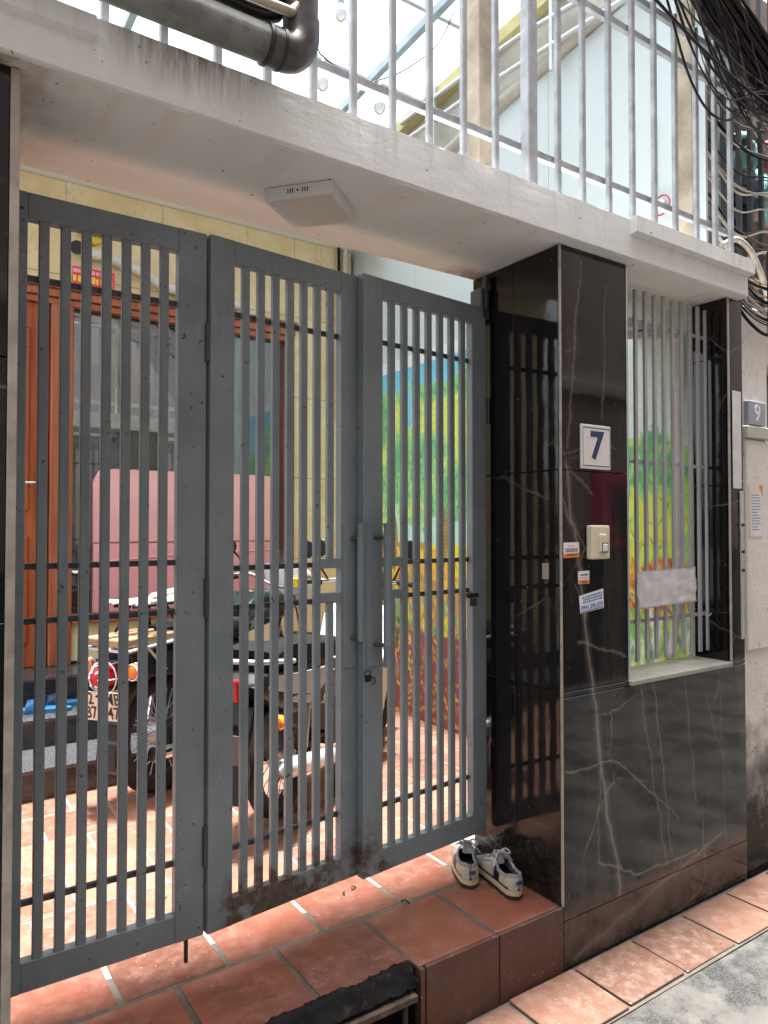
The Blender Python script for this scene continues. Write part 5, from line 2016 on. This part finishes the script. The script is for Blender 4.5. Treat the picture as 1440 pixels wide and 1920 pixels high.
# big drain pipes in front of the railing
pp = thing('waste_pipe', 'large grey waste pipe along the slab edge ending in a dark elbow', 'pipe', (-1.6, -.1, 2.68))
tube('pipe', [(-2.8, -.105, 2.672), (-1.115, -.105, 2.680)], .043, 'pvc_grey', pp, 20)
tube('elbow', [(-1.150, -.105, 2.680), (-1.105, -.105, 2.680), (-1.078, -.105, 2.692), (-1.062, -.105, 2.722), (-1.060, -.105, 2.772)], .047, 'pvc_dark', pp, 20, True, 4)
tube('riser', [(-1.060, -.105, 2.76), (-1.060, -.105, 2.86), (-1.075, -.10, 2.90), (-1.12, -.09, 2.925), (-1.5, -.05, 2.98)], .042, 'pvc_dark', pp, 18, True, 4)
for x in (-1.157, -1.120):
    tube('clamp', [(x - .004, -.105, 2.680), (x + .004, -.105, 2.680)], .0495, 'ink_black', pp, 20)
cp = tube('conduit', [(-2.6, -.12, 2.80), (-1.5, -.13, 2.776), (-1.34, -.135, 2.757), (-1.13, -.135, 2.762), (-1.095, -.13, 2.775), (-1.075, -.125, 2.82), (-1.07, -.12, 2.95)], .012, 'pvc_cream', None, 12, True, 6)
tag(cp, 'thin cream conduit curving upwards above the large grey pipe', 'conduit')
bc = thing('cable_wrap', 'black wrapped cables lying behind the cream conduit at the top left', 'cables', (-1.5, -.1, 2.8))
for k in range(6):
    tube('cable', [(-2.6, -.08 + .012 * k % .03, 2.80 + .012 * k), (-1.7, -.085, 2.79 + .012 * k), (-1.3, -.085 - .008 * (k % 3), 2.765 + .012 * k), (-1.12, -.08, 2.78 + .014 * k), (-1.08, -.07, 2.95)], .017, 'black_cable', bc, 8, True, 5)
tn = thing('shade_net', 'strip of teal patterned cloth hanging behind the railing at the top left', 'cloth', (-1.4, .4, 2.64))
bm = bmesh.new()
V = []
for i in range(41):
    x = -1.75 + .62 * i / 40
    V.append([bm.verts.new((x, .36 + .02 * math.sin(i * .9) + .008 * math.sin(i * 2.3 + j), ZT + .001 + .16 * j / 6)) for j in range(7)])
for i in range(40):
    for j in range(6):
        bm.faces.new((V[i][j], V[i + 1][j], V[i + 1][j + 1], V[i][j + 1]))
bmesh.ops.solidify(bm, geom=bm.faces[:], thickness=.002)
link('cloth', me_of(bm, 'cloth', True), 'teal_cloth', tn)

rb = thing('hanging_ring', 'white fitting with a red wire loop on the white board near the right post', 'fitting', (1.03, .24, 3.0))
lathe('cap', [(.0, -.02), (.022, -.016), (.026, 0), (.02, .02), (.0, .025)], 'white_plastic', rb, 14, 'x', (1.02, .30, 2.985))
tube('loop', [(1.015, .30 + .045 * math.cos(R(a)), 2.985 + .045 * math.sin(R(a))) for a in range(0, 361, 24)], .004, 'red_cloth', rb, 7)
tube('cord', [(1.02, .33, 3.0), (1.02, .34, 3.4)], .003, 'pale_cable', rb, 6)

# ================================================================== NEIGHBOUR AT NUMBER 9
def neighbour():
    t = thing('neighbour_house', 'weathered cream plaster house front of the neighbour at the right edge', 'house', (1.9, .5, 0))
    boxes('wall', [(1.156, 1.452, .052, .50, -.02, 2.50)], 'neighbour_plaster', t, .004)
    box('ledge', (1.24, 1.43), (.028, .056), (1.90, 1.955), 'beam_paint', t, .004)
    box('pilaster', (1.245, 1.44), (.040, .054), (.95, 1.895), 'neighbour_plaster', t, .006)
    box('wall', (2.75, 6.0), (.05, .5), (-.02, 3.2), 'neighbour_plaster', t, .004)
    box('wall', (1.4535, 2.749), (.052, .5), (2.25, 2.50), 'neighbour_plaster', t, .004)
    box('upper_wall', (1.40, 6.0), (.70, .9), (2.50, 4.9), 'brown_sheet', t, .004)
    d = box('gate', (1.4535, 2.748), (.16, .20), (-.02, 2.248), 'dark_paint', t, .003)
    for x in np.arange(1.52, 2.72, .09):
        box('gate_bar', (x, x + .02), (.135, .160), (.0, 2.24), 'dark_paint', t, .002)
    box('base_strip', (1.16, 1.475), (.0, .05), (-.02, .03), 'tar', t, .006)
    p = thing('number_plate', 'blue house number plate reading 9 on the cream plaster wall', 'number plate', (1.32, .04, 2.02))
    box('board', (1.250, 1.395), (.030, .0515), (1.960, 2.068), 'plate_blue', p, .003)
    link('numeral', wall_text('9', .105, 1.325, .0293, 2.012, bold=.002, depth=.0006), 'paper_white', p)
    n = thing('notice', 'peach paper notice with lines of small print on the cream plaster wall', 'notice', (1.31, .04, 1.57))
    box('sheet', (1.262, 1.375), (.0375, .0392), (1.455, 1.690), 'paper_peach', n, 0)
    box('page', (1.272, 1.362), (.0368, .0376), (1.462, 1.655), 'paper_white', n, 0)
    random.seed(5)
    for i in range(13):
        z = 1.645 - .013 * i
        box('print_mark', (1.278, 1.278 + random.uniform(.05, .078)), (.0362, .0369), (z - .002, z + .002), 'ink_grey_blue', n, 0)
    prism('corner_mark', [(1.345, 1.690), (1.375, 1.690), (1.375, 1.640)], .0365, .0378, 'ink_orange', n, 'xz', 0)


neighbour()


def neighbour_balcony():
    t = thing('balcony_cage', 'rusty dark bars of the neighbour balcony with corrugated sheets at the upper right', 'balcony', (1.8, .3, 2.5))
    for x in (1.45, 1.585, 1.690, 1.795, 1.905, 2.02, 2.14, 2.3):
        box('bar', (x - .012, x + .012), (.24, .262), (2.52, 4.3), 'dark_paint', t, .002)
        box('bar_edge', (x + .0125, x + .019), (.246, .258), (2.52, 4.3), 'pale_cable', t, .001)
    for z in (2.72, 3.22, 3.62):
        box('rail', (1.3, 3.0), (.263, .275), (z - .008, z + .008), 'galvanised', t, .001)
    for (x0, za, zb, ya, yb, mat) in ((1.85, 3.62, 4.45, .62, .52, 'brown_sheet'), (1.85, 2.98, 3.22, .60, .44, 'terracotta_alley')):
        bm = bmesh.new()
        V = []
        for i in range(81):
            x = x0 + 2.2 * i / 80
            o = .014 * math.sin(i * 1.05)
            V.append([bm.verts.new((x, ya + (yb - ya) * j / 3 + o, za + (zb - za) * j / 3)) for j in range(4)])
        for i in range(80):
            for j in range(3):
                bm.faces.new((V[i][j], V[i + 1][j], V[i + 1][j + 1], V[i][j + 1]))
        bmesh.ops.solidify(bm, geom=bm.faces[:], thickness=.003)
        link('corrugated_sheet', me_of(bm, 'sheet', True), mat, t)
    box('cream_panel', (1.95, 2.40), (.44, .46), (2.56, 2.90), 'pvc_cream', t, .003)
    box('orange_strip', (2.06, 2.10), (.430, .439), (2.58, 2.88), 'ink_orange', t, .002)
    tube('brace', [(1.80, .33, 3.70), (2.05, .33, 3.52), (2.4, .33, 3.30)], .012, 'pale_cable', t, 8)

    def lump(name, cx, cy_, cz, rx, ry, rz_, mat, par, seed):
        bm = bmesh.new()
        bmesh.ops.create_icosphere(bm, subdivisions=4, radius=1)
        for v in bm.verts:
            d = 1 + .30 * noise.noise(v.co * 1.7 + Vector((seed, 0, 0))) + .16 * noise.noise(v.co * 4.5 + Vector((0, seed, 0))) + .07 * noise.noise(v.co * 11 + Vector((0, seed, 3)))
            v.co = Vector((cx + v.co.x * rx * d, cy_ + v.co.y * ry * d, cz + v.co.z * rz_ * d))
        link(name, me_of(bm, name, True), mat, par)
    c = thing('fabric_bundle', 'bundle of teal patterned cloth stuffed behind the neighbour balcony bars', 'cloth', (1.95, .4, 3.4))
    lump('fold', 1.90, .40, 3.54, .105, .05, .10, 'teal_cloth', c, 1)
    lump('fold', 2.12, .40, 3.36, .12, .05, .13, 'teal_cloth', c, 2)
    lump('fold', 1.94, .42, 3.33, .13, .05, .10, 'slipper_dark', c, 4)
    lump('fold', 1.86, .43, 3.16, .16, .05, .08, 'seat_vinyl', c, 6)
    c2 = thing('red_bundle', 'crumpled red cloth behind the neighbour balcony bars', 'cloth', (2.15, .4, 3.6))
    lump('fold', 2.15, .39, 3.60, .085, .05, .075, 'red_cloth', c2, 3)
    c3 = thing('dark_bracket', 'stack of black angled metal pieces beside the end of the white board', 'bracket', (1.66, .3, 3.1))
    for z in (2.93, 3.19, 3.43):
        prism('angle', [(1.57, z), (1.62, z + .03), (1.66, z + .01), (1.74, z + .05), (1.74, z + .09), (1.65, z + .055), (1.615, z + .075), (1.57, z + .045)], .29, .34, 'black_plastic', c3, 'xz', .003)
    pn = thing('pale_panel', 'pale blue painted panel between the white board and the neighbour balcony', 'panel', (1.64, .4, 2.6))
    box('panel', (1.585, 1.70), (.36, .39), (2.51, 4.0), 'pale_blue_paint', pn, .003)
    w_ = thing('balcony_cables', 'loose pale cables looping across the neighbour balcony bars', 'cables', (1.7, .2, 3.1))
    random.seed(21)
    for k in range(22):
        z = 2.75 + 1.0 * random.random()
        pts = [(1.28, .235, z + .05), (1.50, .215, z - .03 - .07 * random.random()), (1.75, .21, z - .07 * random.random()), (2.05, .22, z + .02), (2.6, .235, z + .14 * random.random())]
        tube('cable', pts, random.choice((.003, .004, .005, .008)), random.choice(('pale_cable', 'pale_cable', 'brown_cable', 'black_cable')), w_, 7, True, 6)
    tube('cable', [(1.34, .20, 2.84), (1.46, .19, 2.89), (1.60, .19, 2.84), (1.72, .19, 2.68), (1.76, .19, 2.50)], .014, 'pale_cable', w_, 9, True, 6)
    tube('cable', [(1.62, .20, 3.95), (1.68, .2, 3.75), (1.80, .2, 3.58), (2.1, .2, 3.42), (2.6, .2, 3.36)], .009, 'pale_cable', w_, 9, True, 6)
    w2 = thing('wall_cables', 'tangle of thin dark wires hanging under the slab corner at the neighbour wall', 'cables', (1.35, .0, 2.4))
    for k in range(18):
        z = 2.46 + .18 * random.random()
        q = random.uniform(.03, .15)
        pts = [(1.148, .03, z + .02), (1.22, .005, z - q * .6), (1.34, -.01, z - q), (1.48, -.01, z - q * .5), (1.7, .02, z + .05)]
        tube('wire', pts, random.choice((.002, .003, .004, .007)), random.choice(('black_cable', 'black_cable', 'brown_cable', 'pale_cable')), w2, 6, True, 6)
    box('clamp', (1.335, 1.350), (-.030, -.012), (2.36, 2.74), 'black_plastic', w2, .003)


neighbour_balcony()


def cable_bundle():
    t = thing('cable_bundle', 'thick tangle of black overhead cables sagging into the top right corner', 'cables', (1.5, -.1, 3.5))
    random.seed(9)
    def axis(s):        # s 0..1
        return Vector((.26 + 4.1 * s, -.035 - .06 * max(0, s - .3), 4.06 - .64 * math.sin(min(1, s * 2.4) * math.pi / 2) + .15 * max(0, s - .45)))
    for k in range(110):
        a, q = random.uniform(0, 2 * math.pi), .15 * math.sqrt(random.random())
        tw = random.uniform(-3, 3)
        ph = random.uniform(0, 6)
        amp = random.uniform(.005, .035)
        oy, oz = q * math.cos(a) * .22, q * math.sin(a)
        pts = []
        for i in range(15):
            s = i / 14
            p = axis(s)
            c, sn = math.cos(tw * s), math.sin(tw * s)
            pts.append(p + Vector((0, oy + amp * .3 * math.cos(s * 13 + ph), oz * (.6 + .4 * c) + amp * math.sin(s * 11 + ph))))
        tube('cable', pts, random.choice((.004, .005, .006, .008, .011)), random.choice(('black_cable', 'black_cable', 'black_cable', 'black_cable', 'brown_cable')), t, 6, True, 2)
    # looser strands that hang below and cross the bars
    for k in range(22):
        x0 = random.uniform(.22, .80)
        d = random.uniform(.02, .30)
        y = -.04 + random.uniform(-.04, .03)
        pts = [(x0 - .3, y, 4.30 + random.uniform(-.12, .1)), (x0 + .2, y, 3.78 - d * .3 + random.uniform(-.05, .06)), (x0 + .44, y, 3.50 - d * .7), (x0 + .68, y, 3.36 - d * .5), (x0 + 1.05, y, 3.42), (x0 + 2.0, y, 3.50)]
        tube('strand', pts, random.choice((.002, .003, .003, .005)), random.choice(('black_cable', 'black_cable', 'black_cable', 'brown_cable')), t, 7, True, 6)
    w1 = tube('overhead_wire', [(-.70, -.08, 3.80), (.375, -.08, 3.492), (.876, -.08, 3.377), (1.367, -.08, 3.334), (2.3, -.08, 3.31), (4.0, -.08, 3.35)], .006, 'black_cable', None, 8, True, 6)
    tag(w1, 'single black wire crossing the railing below the cable tangle', 'wire')
    w2 = tube('overhead_wire', [(-.70, -.06, 4.02), (.42, -.06, 3.62), (.86, -.06, 3.50), (1.35, -.06, 3.44), (3.0, -.06, 3.5)], .004, 'brown_cable', None, 8, True, 6)
    tag(w2, 'thin brown wire crossing the railing just above the single black wire', 'wire')


cable_bundle()

# ------------------------------------------------------------------ unseen other side of the alley (mirrored in the marble)
def opposite():
    t = thing('opposite_house', 'unseen plain brown plastered house front across the alley, mirrored in the black marble', 'house', (1.5, -3.0, 0))
    box('wall', (-6, 9), (-3.3, -3.0), (-.05, 8.5), 'opposite_plaster', t, 0)  # made tall to cut the sky light on the front
    box('dark_band', (-6, 9), (-2.999, -2.985), (-.05, 1.25), 'opposite_grey', t, 0)  # dark lower part added to deepen the reflections in the marble
    box('door', (3.75, 4.6), (-2.998, -2.96), (1.30, 2.05), 'opposite_maroon', t, .004)
    box('panel', (4.05, 4.6), (-2.959, -2.94), (1.40, 1.92), 'opposite_grey', t, .004)
    box('window', (.6, 1.8), (-2.998, -2.96), (1.0, 2.0), 'opposite_grey', t, .004)
    box('ledge', (-6, 9), (-2.998, -2.90), (2.80, 2.90), 'beam_paint', t, .004)


opposite()
